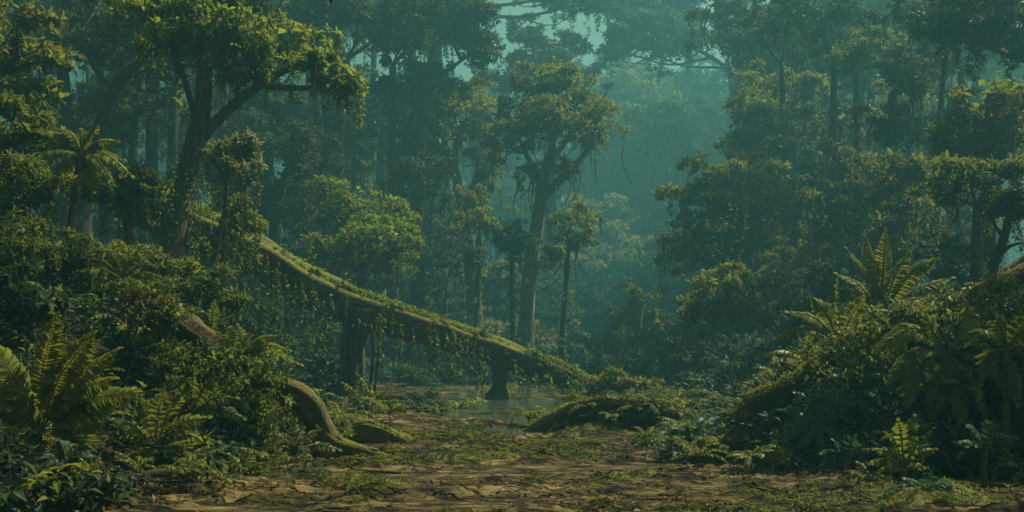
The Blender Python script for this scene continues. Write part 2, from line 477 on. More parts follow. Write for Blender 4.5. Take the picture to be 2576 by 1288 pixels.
xs = axis([-np.geomspace(7, 520, 50), np.arange(-7, 7.01, .065), np.geomspace(7, 520, 50)])
ys = axis([np.linspace(-30, 8, 12), np.arange(8, 18, .042), np.arange(18, 20, .06), np.arange(20, 32, .11), np.arange(32, 50, .3), np.geomspace(50, 760, 54)])
X, Y = np.meshgrid(xs, ys)
Z = H(X, Y)
mb = MB()
nx, ny = len(xs), len(ys)
i = (np.arange(ny - 1)[:, None] * nx + np.arange(nx - 1)[None]).ravel()
mb.add(np.stack([X, Y, Z], -1).reshape(-1, 3), np.stack([i, i + 1, i + nx + 1, i + nx], -1))
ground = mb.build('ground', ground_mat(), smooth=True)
tag(ground, 'tan earth forest floor with mossy patches and leafy banks', 'ground', kind='structure')
at = ground.data.attributes.new('moss', 'FLOAT', 'POINT')
xl, xr = edges(Y)
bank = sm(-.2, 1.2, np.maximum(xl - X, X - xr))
mm = moss_mask(X, Y) * .85
at2 = ground.data.attributes.new('bank', 'FLOAT', 'POINT')
at2.data.foreach_set('value', bank.astype(np.float32).ravel())
at.data.foreach_set('value', np.clip(mm, 0, 1).astype(np.float32).ravel())

mb = MB()
mb.add([[-60, 16.6, -.075], [60, 16.6, -.075], [60, 62, -.075], [-60, 62, -.075]], np.array([[0, 1, 2, 3]]))
tag(mb.build('stream', water_mat()), 'shallow teal stream winding between mud bars under the fallen trunk', 'stream', kind='structure')


# ------------------------------------------------------------------ trees
def to3(D, uv, dd=0.0):
    return P(uv[0], uv[1], D + (uv[2] if len(uv) > 2 else 0) + dd)


G_FAR = 'hazy trees at the back of the glade'


def tree(name, label, D, trunk, wid, lobes, leaf='green', bark='dark', tuft=20, dens=1.0, limbs=(), group=None, cat='tree',
         big=False, wr=.45, m=10, twigs=5, hang=0, lowcut=-.45, depth=.75, roots=0, climb=70):
    """trunk: list of (u, v) from the foot up; lobes: (u, v, ru, rv[, dD])"""
    tp = [to3(D, t) for t in trunk]
    foot = tp[0].copy()
    g = Hz(foot[0], foot[1])
    if foot[2] > g - .1:
        base = foot.copy(); base[2] = g - .25
        if len(tp) > 1: base[:2] += (tp[0] - tp[1])[:2] * .25
        tp = [base] + tp
    root = empty(name, (tp[0][0], tp[0][1], g), label, cat, group)
    wood = MB()
    w0 = px(wid, D) / 2
    kk = int(rng.integers(0, 20))
    tall = np.linalg.norm(tp[-1] - tp[0])
    fl = w0 * 1.9 if roots else w0 * 1.45
    c = tube(wood, tp, [fl, w0 * 1.02, w0 * .92, w0 * .8, w0 * .55], n=26, sides=12 if D < 60 else 8, rough=.10, flute=.10, k=kk)
    if roots:
        for q in range(roots):
            a = 6.28 * q / roots + rng.uniform(-.4, .4)
            ed = c[0] + np.array([math.cos(a), math.sin(a), 0]) * w0 * rng.uniform(3, 5)
            ed[2] = Hz(ed[0], ed[1]) - .1
            st = c[0] + np.array([math.cos(a), math.sin(a), 0]) * w0 * .8 + np.array([0, 0, w0 * 2.6])
            mid = (st * .4 + ed * .6); mid[2] = min(mid[2], Hz(mid[0], mid[1]) + w0 * .7)
            tube(wood, [st, mid, ed], [w0 * .5, w0 * .4, w0 * .12], n=9, sides=7, rough=.15, k=kk + q)
    starts = []
    for lb in limbs:
        pts = [to3(D, t) for t in lb[0]]
        cc = tube(wood, pts, [px(lb[1], D) / 2, px(lb[1], D) / 2 * .8, px(lb[1], D) / 2 * .35], n=16, sides=8, rough=.12, flute=.08, k=kk + 3)
        starts.append(cc)
    allc = np.vstack([c[len(c) // 2:]] + starts)
    lv = MB()
    tr = px(tuft, D) * (.70 if D > 36 else .85)
    for q, lb in enumerate(lobes):
        dd = lb[4] if len(lb) > 4 else rng.uniform(-.5, .5) * px(lb[2], D)
        cen = to3(D, lb[:2], dd)
        r = np.array([px(lb[2], D), px(lb[2], D) * depth, px(lb[3], D)]) * (1.12 if group == G_FAR else 1.25)
        pp = crown_lobe(lv, cen, r, tr, dens, m, big, wr, lowcut=lowcut)
        # limb from the nearest lower wood
        low = allc[allc[:, 2] < cen[2] - r[2] * .2]
        low = low if len(low) else allc[:1]
        s = low[np.argmin(np.linalg.norm((low - cen) * [1, 1, .6], axis=1))]
        lr = max(w0 * .30, .02)
        mid = s * .5 + cen * .5 + np.array([rng.normal(0, .08), rng.normal(0, .08), -.06]) * np.linalg.norm(cen - s)
        lim = tube(wood, [s, mid, cen + np.array([0, 0, r[2] * .1])], [lr, lr * .7, lr * .35], n=9, sides=6, rough=.1, k=kk)
        for w in range(twigs):
            if not len(pp): break
            e = pp[rng.integers(len(pp))]
            s2 = lim[rng.integers(4, 9)]
            md = (s2 + e) / 2 + rng.normal(0, .1, 3) * np.linalg.norm(e - s2) - np.array([0, 0, .08 * np.linalg.norm(e - s2)])
            tube(wood, [s2, md, e], [lr * .32, lr * .2, lr * .08], n=7, sides=4, cap=False)
        for w in range(hang):
            if not len(pp): break
            e = pp[rng.integers(len(pp))]
            ln = px(rng.uniform(30, 110), D)
            hp = [e, e + np.array([rng.normal(0, .1), rng.normal(0, .1), -.5]) * ln, e + np.array([rng.normal(0, .12), rng.normal(0, .1), -1]) * ln]
            cc = tube(wood, hp, [px(2.2, D), px(1.6, D), px(.8, D)], n=8, sides=4, cap=False)
            ks = rng.integers(0, 8, 7)
            dv = rng.normal(0, 1, (7, 3)); dv[:, 2] -= .8
            leaves(lv, cc[ks], dv, rng.normal(0, .5, (7, 3)) + [0, -.3, .8], np.full(7, tr * .6), np.full(7, tr * .3))
    wood.build('trunk', BK[bark], root, smooth=True)
    lv.build('crown', LF[leaf], root)
    if climb:
        cl = MB()
        n = int(climb)
        f = rng.uniform(.04, .85, n)
        i = (f * 25).astype(int)
        th = rng.uniform(0, 6.28, n)
        o = np.stack([np.cos(th), np.sin(th), rng.normal(0, .3, n)], -1)
        k = nz(f * 6 + foot[0], th, 0, .8, 3) > -.1
        p = c[i] + o * w0 * rng.uniform(1.0, 2.6, n)[:, None]
        tufts(cl, p[k], (o + [0, 0, .3])[k], tr * rng.uniform(.5, .95, k.sum()), 7, wr, .5)
        cl.build('foliage', LF[leaf if leaf != 'gold' else 'olive'], root)
    return root


G_LEFT = 'dim forest trees on the left side'
G_MID = 'tall trees behind the fallen trunk'
G_RIGHT = 'leafy trees on the right side'

# --- left side
tree('leaning_tree', 'big leaning tree with mossy trunk forking above the upper end of the fallen trunk', 27,
     [(395, 780), (425, 640), (452, 500), (488, 380), (510, 270), (516, 130)], 60,
     [(560, 95, 120, 55), (475, 55, 110, 50), (650, 50, 110, 50), (590, 165, 70, 40), (720, 110, 100, 50), (850, 200, 60, 30), (800, 150, 50, 30),
      (520, 10, 110, 40), (640, 130, 70, 35), (420, 110, 80, 40), (600, -30, 130, 40), (400, 20, 90, 40)],
     'gold', 'brown', 27, .5, limbs=[([(486, 390), (540, 310), (640, 225), (750, 165), (850, 185)], 30), ([(500, 330), (470, 220), (440, 120)], 18)],
     cat='tree', wr=.42, big=True, twigs=8, hang=12, group=G_LEFT, roots=5, climb=25)
tree('slanted_tree', 'dark slanting trunk left of the leaning mossy tree, bending right at the top', 39,
     [(205, 560), (222, 460), (250, 330), (300, 205), (370, 140)], 46, [(300, 85, 140, 50), (420, 160, 100, 55), (200, 110, 110, 50), (350, 40, 120, 50)],
     'dark', 'dark', 22, .9, group=G_LEFT, hang=2)
tree('upright_tree', 'straight dark tree nearest the upper left corner, behind the palm-like tree fern', 44,
     [(150, 620), (163, 420), (165, 280), (150, 120)], 44, [(120, 65, 130, 60), (60, 140, 90, 55), (190, 30, 100, 40)], 'dark', 'dark', 21, .9, group=G_LEFT, hang=2)
tree('upright_tree', 'straight slim dark tree standing just left of the leaning mossy tree', 47,
     [(372, 620), (382, 420), (385, 280), (395, 150)], 34, [(430, 75, 110, 50), (360, 110, 80, 45)], 'dark', 'dark', 21, .9, group=G_LEFT, hang=2)
tree('upright_tree', 'thin dark trunk between the leaning mossy tree and its dark neighbour, far back', 56,
     [(330, 620), (335, 420), (330, 200)], 26, [(320, 150, 70, 45), (270, 200, 60, 40)], 'teal', 'dark', 18, .8, group=G_LEFT)
tree('upright_tree', 'thin far trunk right behind the fork of the leaning mossy tree', 60,
     [(590, 620), (585, 400), (590, 240)], 26, [(600, 240, 80, 50), (560, 300, 60, 40)], 'green', 'dark', 18, .8, group=G_LEFT)
tree('canopy_tree', 'yellow-green tree filling the upper left corner', 29,
     [(-70, 760), (-60, 420), (-30, 200)], 60, [(40, 70, 110, 60), (-20, 190, 100, 70), (110, 130, 70, 50), (60, 240, 80, 45)], 'olive', 'dark', 27, .8, group=G_LEFT, big=True)
tree('understory_tree', 'bushy tree at the left edge with layered leaf sprays, above the paler one', 23,
     [(-20, 760), (10, 480), (30, 330)], 40, [(45, 280, 100, 36), (95, 335, 90, 36), (10, 350, 80, 36)], 'green', 'dark', 26, .9, group=G_LEFT, big=True, wr=.36, hang=1)
tree('understory_tree', 'paler drooping tree at the left edge below the layered one', 20.5,
     [(15, 800), (40, 600), (50, 500)], 36, [(40, 440, 85, 34), (100, 480, 60, 30), (20, 510, 70, 30)], 'olive', 'dark', 24, .8, group=G_LEFT, big=True, wr=.34, hang=4)
tree('understory_tree', 'low dark green bushy tree at the left edge above the shady bank', 18.5,
     [(30, 860), (50, 700)], 26, [(40, 590, 90, 36), (110, 620, 70, 34), (30, 660, 90, 40)], 'green', 'dark', 24, .9, group=G_LEFT, big=True, wr=.36, hang=2)
tree('understory_tree', 'drooping leafy tree right of the palm-like tree fern', 25,
     [(330, 760), (325, 600), (300, 480)], 26, [(310, 450, 90, 34), (270, 480, 60, 30), (350, 480, 50, 30)], 'green', 'brown', 24, .75, group=G_LEFT, big=True, wr=.36, hang=5)
tree('vine_tree', 'small pale vine-draped tree just right of the leaning trunk', 25.5,
     [(560, 720), (566, 560), (570, 430)], 12, [(560, 392, 60, 20), (605, 370, 36, 18), (590, 430, 44, 18)], 'pale', 'mossy', 22, .6, group=G_LEFT, big=True, wr=.36, hang=6)
tree('vine_tree', 'small yellowish bush-tree overhanging the upper end of the fallen trunk', 28,
     [(535, 700), (545, 620), (555, 560)], 14, [(580, 520, 50, 22), (620, 560, 36, 18)], 'olive', 'mossy', 20, .65, group=G_LEFT, wr=.36, hang=6)

# --- middle
tree('dark_round_tree', 'dark round-crowned tree behind the upper half of the fallen trunk', 45,
     [(690, 790), (688, 640), (700, 520), (720, 430)], 34, [(730, 375, 105, 55), (690, 460, 90, 50), (785, 440, 65, 50), (645, 520, 70, 45), (760, 510, 60, 40)],
     'dark', 'dark', 20, 1.0, group=G_MID, hang=4)
tree('forest_tree', 'dark tree whose crown shows above the dark round tree', 52,
     [(650, 780), (660, 520), (690, 330)], 30, [(700, 270, 80, 50), (740, 320, 60, 40), (640, 330, 60, 45)], 'dark', 'dark', 19, .9, group=G_MID)
tree('canopy_tree', 'high dark canopy tree at the top edge, right of the gold-leaved leaning tree', 48,
     [(860, 760), (850, 420), (870, 150)], 40, [(900, 50, 120, 50), (800, 20, 110, 40), (980, 40, 100, 45), (840, 120, 70, 40)], 'dark', 'dark', 20, .9, group=G_MID)
tree('forest_tree', 'green tree with fringed crown and slim double trunk, left of the pale trunk', 58,
     [(885, 760), (892, 560), (890, 430), (880, 320)], 30, [(870, 265, 105, 50), (800, 310, 75, 42), (940, 320, 70, 42), (890, 350, 90, 35)],
     'teal', 'dark', 18, 1, limbs=[([(885, 640), (862, 500), (850, 380)], 20)], group=G_MID, hang=4)
tree('tall_tree', 'tall tree at the top with a dark crown reaching right across the sky gap', 51,
     [(1052, 760), (1050, 500), (1062, 300), (1068, 170)], 34,
     [(1090, 75, 120, 55), (1010, 120, 95, 50), (1180, 130, 60, 36), (1130, 20, 120, 40), (1050, 190, 75, 28), (1215, 95, 40, 28)],
     'dark', 'dark', 19, 1, limbs=[([(1064, 260), (1110, 190), (1180, 140)], 16)], group=G_MID)
tree('hanging_bough_tree', 'tree with a leafy bough hanging from the top edge into the pale sky gap', 66,
     [(1075, 760), (1080, 400), (1100, 60), (1130, -60)], 40, [(1360, 0, 70, 30), (1430, -12, 80, 30), (1470, 10, 40, 22)],
     'teal', 'dark', 17, 1, limbs=[([(1110, 0), (1220, -50), (1340, -20), (1460, -5)], 20)], group=G_MID)
tree('pale_trunk_tree', 'tree with a straight pale grey trunk left of the branching crowns', 60,
     [(955, 770), (960, 560), (963, 400), (970, 270)], 36, [(965, 235, 85, 45), (930, 280, 60, 36), (1010, 270, 60, 36)], 'teal', 'pale', 18, .9, group=G_MID, hang=2)
tree('spreading_tree', 'spreading flat-topped tree with bare forked limbs, left of the tallest middle tree', 54,
     [(1195, 800), (1182, 640), (1165, 520), (1142, 420)], 38,
     [(1130, 275, 110, 45), (1050, 315, 65, 38), (1215, 330, 55, 34), (1085, 250, 70, 35), (1195, 395, 55, 28), (1180, 275, 60, 36), (1110, 390, 40, 24), (1220, 450, 40, 26), (1150, 340, 60, 26)],
     'olive', 'brown', 18, 1, limbs=[([(1150, 450), (1100, 380), (1060, 330)], 20), ([(1142, 430), (1150, 360), (1180, 300)], 20), ([(1168, 530), (1195, 450), (1205, 400)], 16)], group=G_MID, hang=3)
tree('forest_tree', 'small round-topped tree beside the trunk of the spreading flat-topped tree', 52,
     [(1200, 800), (1205, 660), (1205, 560)], 16, [(1205, 515, 55, 36), (1170, 560, 45, 30), (1230, 560, 30, 26)], 'olive', 'dark', 17, .9, group=G_MID)
tree('forest_tree', 'dark green tree with low crown in front of the pale trunk', 50,
     [(1050, 780), (1052, 600), (1060, 480)], 22, [(1060, 410, 75, 40), (1100, 440, 50, 35), (1020, 450, 45, 32), (1075, 490, 55, 34)], 'dark', 'dark', 18, .9, group=G_MID, hang=4)
tree('crowned_tree', 'tallest middle tree with gold-topped crown and a thick pale trunk, right limb reaching out', 49,
     [(1322, 850), (1333, 700), (1352, 570), (1368, 450), (1392, 370)], 36,
     [(1385, 285, 110, 42), (1300, 330, 55, 38), (1470, 295, 55, 34), (1512, 335, 40, 30), (1285, 375, 45, 26), (1440, 345, 50, 26), (1350, 330, 70, 34), (1400, 235, 70, 30), (1310, 280, 50, 28), (1330, 430, 30, 20), (1420, 420, 34, 20), (1395, 185, 75, 34), (1335, 225, 55, 30), (1455, 235, 60, 30)],
     'olive', 'pale', 18, 1, limbs=[([(1362, 500), (1420, 440), (1460, 400), (1495, 350)], 24), ([(1366, 460), (1330, 400), (1305, 350)], 18), ([(1380, 410), (1420, 360), (1440, 320)], 16)],
     group=G_MID, hang=4, roots=5)
tree('small_tree', 'small yellow-green tree at the right foot of the tallest middle tree', 46,
     [(1415, 830), (1425, 700), (1432, 610)], 14, [(1440, 535, 55, 32), (1420, 590, 65, 34), (1465, 600, 35, 26), (1400, 640, 50, 28)], 'olive', 'dark', 17, .9, group=G_MID, hang=3)
tree('small_tree', 'small dark bush-tree at the left foot of the tallest middle tree', 47,
     [(1290, 830), (1288, 700), (1288, 620)], 12, [(1285, 575, 40, 34), (1300, 625, 42, 30), (1265, 620, 30, 26)], 'dark', 'dark', 17, .9, group=G_MID)
tree('bushy_tree', 'bushy gold-topped tree rising behind the middle of the fallen trunk', 41,
     [(905, 830), (908, 720), (912, 620), (918, 560)], 24,
     [(880, 505, 85, 36), (960, 535, 80, 36), (825, 555, 60, 32), (1010, 595, 50, 36), (920, 600, 105, 38), (980, 650, 60, 32), (860, 640, 60, 30)],
     'gold', 'brown', 20, .95, limbs=[([(908, 690), (850, 650), (790, 630)], 10), ([(910, 660), (960, 620), (1010, 600)], 10)], group=G_MID, hang=4)
tree('forest_tree', 'teal bushy tree under the spreading flat-topped tree', 50, [(1120, 840), (1120, 760)], 16,
     [(1110, 600, 60, 50), (1140, 650, 60, 45), (1080, 660, 50, 40)], 'teal', 'dark', 18, .9, group=G_MID, hang=3)

# --- hazy back
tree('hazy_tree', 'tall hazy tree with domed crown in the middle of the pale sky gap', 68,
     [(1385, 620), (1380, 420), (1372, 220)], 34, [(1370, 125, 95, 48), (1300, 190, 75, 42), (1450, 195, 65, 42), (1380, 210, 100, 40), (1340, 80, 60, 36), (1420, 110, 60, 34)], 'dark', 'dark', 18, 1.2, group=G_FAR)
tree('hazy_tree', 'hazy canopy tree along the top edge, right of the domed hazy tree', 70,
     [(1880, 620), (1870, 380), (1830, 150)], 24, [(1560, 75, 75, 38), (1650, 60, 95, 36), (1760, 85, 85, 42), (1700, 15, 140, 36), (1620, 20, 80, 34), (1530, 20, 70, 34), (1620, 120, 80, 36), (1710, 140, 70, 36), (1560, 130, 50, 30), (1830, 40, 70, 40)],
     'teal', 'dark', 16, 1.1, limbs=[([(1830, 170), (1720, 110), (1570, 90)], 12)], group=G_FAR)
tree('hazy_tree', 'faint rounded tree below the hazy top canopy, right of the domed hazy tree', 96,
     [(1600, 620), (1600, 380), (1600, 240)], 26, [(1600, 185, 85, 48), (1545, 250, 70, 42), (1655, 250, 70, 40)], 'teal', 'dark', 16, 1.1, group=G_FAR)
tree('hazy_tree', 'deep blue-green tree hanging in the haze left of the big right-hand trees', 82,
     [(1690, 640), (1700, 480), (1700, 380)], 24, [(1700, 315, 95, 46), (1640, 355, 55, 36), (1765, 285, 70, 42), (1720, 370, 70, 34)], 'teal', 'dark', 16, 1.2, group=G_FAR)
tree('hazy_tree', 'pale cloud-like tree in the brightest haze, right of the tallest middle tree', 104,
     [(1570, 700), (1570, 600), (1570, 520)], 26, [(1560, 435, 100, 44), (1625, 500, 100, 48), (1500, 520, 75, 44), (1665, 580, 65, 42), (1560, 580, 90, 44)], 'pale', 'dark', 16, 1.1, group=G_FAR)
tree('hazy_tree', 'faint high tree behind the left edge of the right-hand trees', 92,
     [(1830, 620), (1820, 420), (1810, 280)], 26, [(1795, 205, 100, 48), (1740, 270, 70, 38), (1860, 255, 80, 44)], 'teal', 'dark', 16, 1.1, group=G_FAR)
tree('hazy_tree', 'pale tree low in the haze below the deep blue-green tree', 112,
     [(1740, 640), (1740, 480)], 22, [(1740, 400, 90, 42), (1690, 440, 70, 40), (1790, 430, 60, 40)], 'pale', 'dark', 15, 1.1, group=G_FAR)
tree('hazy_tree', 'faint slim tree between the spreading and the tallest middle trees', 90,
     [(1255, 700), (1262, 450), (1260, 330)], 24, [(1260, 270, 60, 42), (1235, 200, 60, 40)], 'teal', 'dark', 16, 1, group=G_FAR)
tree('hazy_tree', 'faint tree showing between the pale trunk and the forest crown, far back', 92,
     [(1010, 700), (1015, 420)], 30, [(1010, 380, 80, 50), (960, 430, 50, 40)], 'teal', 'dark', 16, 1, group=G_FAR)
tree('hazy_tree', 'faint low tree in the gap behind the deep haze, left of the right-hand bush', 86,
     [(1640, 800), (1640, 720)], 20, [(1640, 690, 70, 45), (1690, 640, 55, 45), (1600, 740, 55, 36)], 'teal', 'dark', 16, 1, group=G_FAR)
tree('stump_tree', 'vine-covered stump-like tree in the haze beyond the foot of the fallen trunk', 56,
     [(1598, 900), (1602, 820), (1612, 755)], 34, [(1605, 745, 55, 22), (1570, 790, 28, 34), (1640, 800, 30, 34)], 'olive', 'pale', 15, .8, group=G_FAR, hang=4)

# --- right side
tree('tall_tree', 'highest right-hand tree with open dark crown against the sky', 57,
     [(1985, 760), (1985, 450), (1980, 300), (1955, 170)], 34, [(1930, 85, 95, 45), (1855, 115, 60, 36), (2030, 75, 85, 44), (1965, 165, 60, 28), (1880, 150, 45, 26)],
     'dark', 'dark', 18, 1, limbs=[([(1970, 220), (1920, 160), (1870, 130)], 16)], group=G_RIGHT)
tree('pale_trunk_tree', 'right-hand tree with a pale straight trunk and gold-topped tiers of leaves', 49,
     [(2005, 800), (2000, 640), (1992, 480), (1990, 340)], 36, [(1950, 220, 95, 42), (2040, 215, 55, 34), (1880, 300, 70, 36), (1980, 295, 110, 42), (2065, 330, 70, 36), (1860, 340, 45, 30), (1930, 350, 80, 34)],
     'olive', 'pale', 19, 1, group=G_RIGHT, hang=3)
tree('big_bushy_tree', 'big bushy tree with gold crest at the left front of the right-hand trees', 43,
     [(1855, 830), (1850, 680), (1840, 560)], 30,
     [(1810, 440, 95, 40), (1900, 425, 75, 34), (1755, 495, 70, 40), (1850, 510, 110, 46), (1935, 550, 80, 50), (1740, 570, 45, 45), (1830, 600, 95, 50), (1910, 630, 80, 45), (1780, 640, 70, 50), (1880, 560, 100, 60), (1970, 470, 60, 44), (1720, 640, 50, 36), (1860, 690, 90, 46)],
     'olive', 'dark', 20, 1.15, group=G_RIGHT, hang=3)
tree('low_bushy_tree', 'low spreading gold-topped tree below the big bushy one, over dark undergrowth', 36,
     [(1850, 930), (1850, 860)], 22,
     [(1900, 695, 95, 36), (1810, 720, 85, 36), (1850, 780, 115, 46), (1745, 790, 40, 40), (1930, 770, 80, 50)], 'olive', 'dark', 20, 1.0, group=G_RIGHT, hang=3)
tree('pale_leaf_tree', 'pale silvery-leaved tree hung with thin vines, right of the pale straight trunk', 47,
     [(2165, 760), (2160, 560), (2150, 400)], 18, [(2140, 295, 80, 34), (2190, 345, 55, 30), (2100, 330, 50, 28)], 'pale', 'pale', 19, .85, group=G_RIGHT, hang=10)
tree('pale_leaf_tree', 'lower silvery tree with arching top beneath the vine-hung one', 45,
     [(2110, 780), (2110, 600), (2110, 480)], 16, [(2110, 420, 70, 28), (2055, 465, 55, 26), (2160, 450, 45, 26)], 'pale', 'dark', 18, .85, group=G_RIGHT, hang=6)
tree('forest_tree', 'dim green tree filling the gap under the silvery trees', 46,
     [(2150, 800), (2150, 650)], 18, [(2120, 545, 85, 42), (2200, 560, 80, 42), (2080, 610, 85, 36), (2160, 640, 90, 40)], 'teal', 'dark', 18, .9, group=G_RIGHT, hang=3)
tree('canopy_tree', 'dark canopy tree at the top edge between the highest tree and the paler hanging one', 52,
     [(2205, 760), (2200, 450), (2190, 220)], 34, [(2165, 80, 110, 50), (2235, 150, 85, 45), (2135, 170, 75, 40), (2110, 30, 90, 36), (2200, 220, 70, 40)], 'dark', 'dark', 19, 1, group=G_RIGHT, hang=3)
tree('forest_tree', 'paler drooping tree high up, right of the dark top canopy', 62,
     [(2340, 760), (2345, 450), (2345, 250)], 26, [(2330, 120, 60, 50), (2370, 200, 55, 45), (2300, 60, 60, 40), (2340, 260, 60, 45)], 'pale', 'dark', 17, .9, group=G_RIGHT, hang=3)
tree('forest_tree', 'mid green tree in front of the paler drooping tree', 48,
     [(2290, 780), (2290, 520), (2285, 340)], 20, [(2290, 245, 65, 42), (2250, 310, 55, 36), (2320, 320, 50, 34)], 'green', 'dark', 18, .9, group=G_RIGHT, hang=5)
tree('edge_tree', 'tall olive tree at the right edge with stacked leaf tiers', 29,
     [(2500, 860), (2490, 640), (2480, 420)], 40, [(2450, 290, 95, 40), (2525, 235, 85, 44), (2390, 365, 50, 36), (2545, 345, 80, 44), (2470, 380, 85, 34), (2580, 260, 80, 50)],
     'olive', 'dark', 25, .85, group=G_RIGHT, big=True, wr=.38, hang=2)
tree('edge_tree', 'smaller right-edge tree with drooping leaf sprays above the tall fern', 23,
     [(2450, 880), (2455, 680), (2458, 520)], 34, [(2440, 435, 85, 32), (2380, 475, 50, 30), (2515, 440, 70, 34), (2560, 480, 60, 34)], 'green', 'brown', 25, .85, group=G_RIGHT, big=True, wr=.36, hang=4)
tree('vine_tree', 'slim vine-laced yellow-green tree left of the right-edge trees', 36,
     [(2290, 800), (2280, 640), (2270, 520)], 14, [(2245, 440, 65, 34), (2290, 510, 55, 36), (2220, 500, 45, 30), (2310, 420, 45, 30), (2260, 580, 60, 36)], 'olive', 'mossy', 20, .8, group=G_RIGHT, hang=9)
tree('bare_tree', 'dark crooked tree with bare knotted twigs at the right edge', 21,
     [(2478, 860), (2490, 700), (2525, 600), (2550, 500)], 26, [(2560, 530, 40, 22), (2530, 500, 30, 18)], 'dark', 'dark', 22, .5, limbs=[([(2500, 660), (2540, 620), (2580, 610)], 12), ([(2525, 600), (2500, 560), (2490, 520)], 10)], group=G_RIGHT, twigs=14)
tree('canopy_tree', 'dark canopy tree across the upper right corner', 31,
     [(2640, 800), (2640, 420), (2600, 160)], 50, [(2490, 60, 110, 46), (2410, 90, 80, 40), (2590, 110, 90, 60), (2440, 10, 120, 40)], 'dark', 'dark', 25, .9, group=G_RIGHT, big=True)

for q, (u, D_) in enumerate([(60, 44), (250, 46), (330, 43), (440, 45), (560, 44), (640, 48), (800, 48), (990, 54), (180, 52), (480, 56), (600, 54), (850, 60), (1060, 68), (-60, 58), (40, 64), (110, 56), (235, 66), (300, 60), (430, 64), (540, 66), (640, 60), (770, 64), (835, 70), (930, 74), (1030, 70), (1110, 66)]):
    h = rng.uniform(-10, 120)
    tree('packed_tree', 'dim hazy tree in the packed forest behind the left-hand trees', D_, [(u, 800), (u + rng.uniform(-15, 15), 500), (u + rng.uniform(-30, 30), h + 90)], rng.uniform(18, 34),
         [(u + rng.uniform(-70, 70), h + rng.uniform(-40, 60), rng.uniform(60, 100), rng.uniform(34, 50)) for k in range(3)] + [(u + rng.uniform(-50, 50), rng.uniform(220, 740), rng.uniform(40, 80), rng.uniform(30, 50)) for k in range(6)],
         ['dark', 'teal', 'green'][q % 3], 'dark', 18, .9, group='packed forest behind the left-hand trees', hang=3)
for q, (u, D_) in enumerate([(1960, 46), (2080, 44), (2170, 42), (2260, 40), (2360, 38), (2430, 42), (1900, 52), (2060, 58), (2180, 56), (2340, 54), (2460, 52), (1930, 68), (2010, 74), (2075, 66), (2150, 70), (2225, 64), (2300, 72), (2390, 66), (2440, 60), (2520, 68), (2600, 60)]):
    h = rng.uniform(10, 160)
    tree('packed_tree', 'dim hazy tree in the packed forest behind the right-hand trees', D_, [(u, 800), (u + rng.uniform(-15, 15), 500), (u + rng.uniform(-30, 30), h + 90)], rng.uniform(18, 34),
         [(u + rng.uniform(-70, 70), h + rng.uniform(-40, 60), rng.uniform(60, 95), rng.uniform(34, 50)) for k in range(3)] + [(u + rng.uniform(-50, 50), rng.uniform(280, 740), rng.uniform(40, 80), rng.uniform(30, 50)) for k in range(6)],
         ['dark', 'teal', 'green'][q % 3], 'dark', 18, .9, group='packed forest behind the right-hand trees', hang=3)

def added_shade_tree(label, x, y, h, cx, cy, rad, leaf):  # tree out of view, added to shade the banks and foreground edges
    root = empty('canopy_tree', (x, y, Hz(x, y)), label, 'tree', 'unseen trees added for shade round the clearing')
    wd, lv = MB(), MB()
    c = tube(wd, [(x, y, Hz(x, y) - .2), (x + .2, y, h * .4), (x * .97, y, h * .75), (cx, cy, h)], [.42, .34, .28, .14], n=24, sides=12, rough=.1, flute=.1)
    for q in range(7):
        a = q * 2.4
        e = np.array([cx + math.cos(a) * rad * .6, cy + math.sin(a) * rad * .6, h + rng.uniform(-1, 1.2)])
        tube(wd, [c[15], (c[18] + e) / 2, e], [.12, .08, .03], n=9, sides=6, rough=.1)
        crown_lobe(lv, e, np.array([rad * .5, rad * .5, 1.1]), .42, .8, 9, True)
    wd.build('trunk', BK['dark'], root, smooth=True); lv.build('crown', LF[leaf], root)


added_shade_tree('unseen tree added for shade right of the clearing beside the right-hand mound', 15.5, 15, 10, 14.2, 15.5, 3.0, 'dark')
added_shade_tree('unseen tree added for shade right of the clearing nearest the viewer', 13.5, 9.5, 9, 11.2, 10.2, 2.8, 'green')
added_shade_tree('unseen tree added for shade left of the clearing beside the giant fern', -9.5, 9.5, 8.5, -3.2, 9.4, 2.6, 'dark')

for q, (u, v, D_) in enumerate([(1480, 480, 92), (1540, 560, 84), (1620, 430, 100), (1690, 520, 90), (1760, 470, 96), (1820, 380, 88), (1580, 640, 78), (1500, 620, 76), (1660, 620, 80), (1740, 600, 78), (1440, 420, 100), (1600, 340, 104), (1880, 330, 94), (1780, 340, 106), (1340, 520, 88), (1250, 470, 86), (1550, 215, 96), (1640, 240, 92), (1720, 215, 98), (1500, 290, 94), (1580, 300, 90), (1680, 310, 94), (1440, 280, 98), (1230, 250, 92), (1300, 330, 90)]):
    tree('slope_tree', 'faint hazy tree on the misty slope right of the tallest middle tree' if u > 1400 else 'faint hazy tree seen past the left side of the tallest middle tree', D_, [(u, 830), (u + rng.uniform(-10, 10), v + 60)], rng.uniform(12, 20),
         [(u + rng.uniform(-55, 55), v + rng.uniform(-30, 70), rng.uniform(45, 80), rng.uniform(30, 46)) for k in range(5)] + [(u + rng.uniform(-50, 50), rng.uniform(v + 60, 800), rng.uniform(40, 70), rng.uniform(30, 44)) for k in range(3)],
         ['teal', 'pale', 'green'][q % 3], 'dark', 17, 1, group='trees on the misty slope' if u > 1400 else 'faint trees left of the tallest middle tree', hang=2)

# ------------------------------------------------------------------ bushes of the middle distance
G_BUSH = 'bushes of the middle distance'


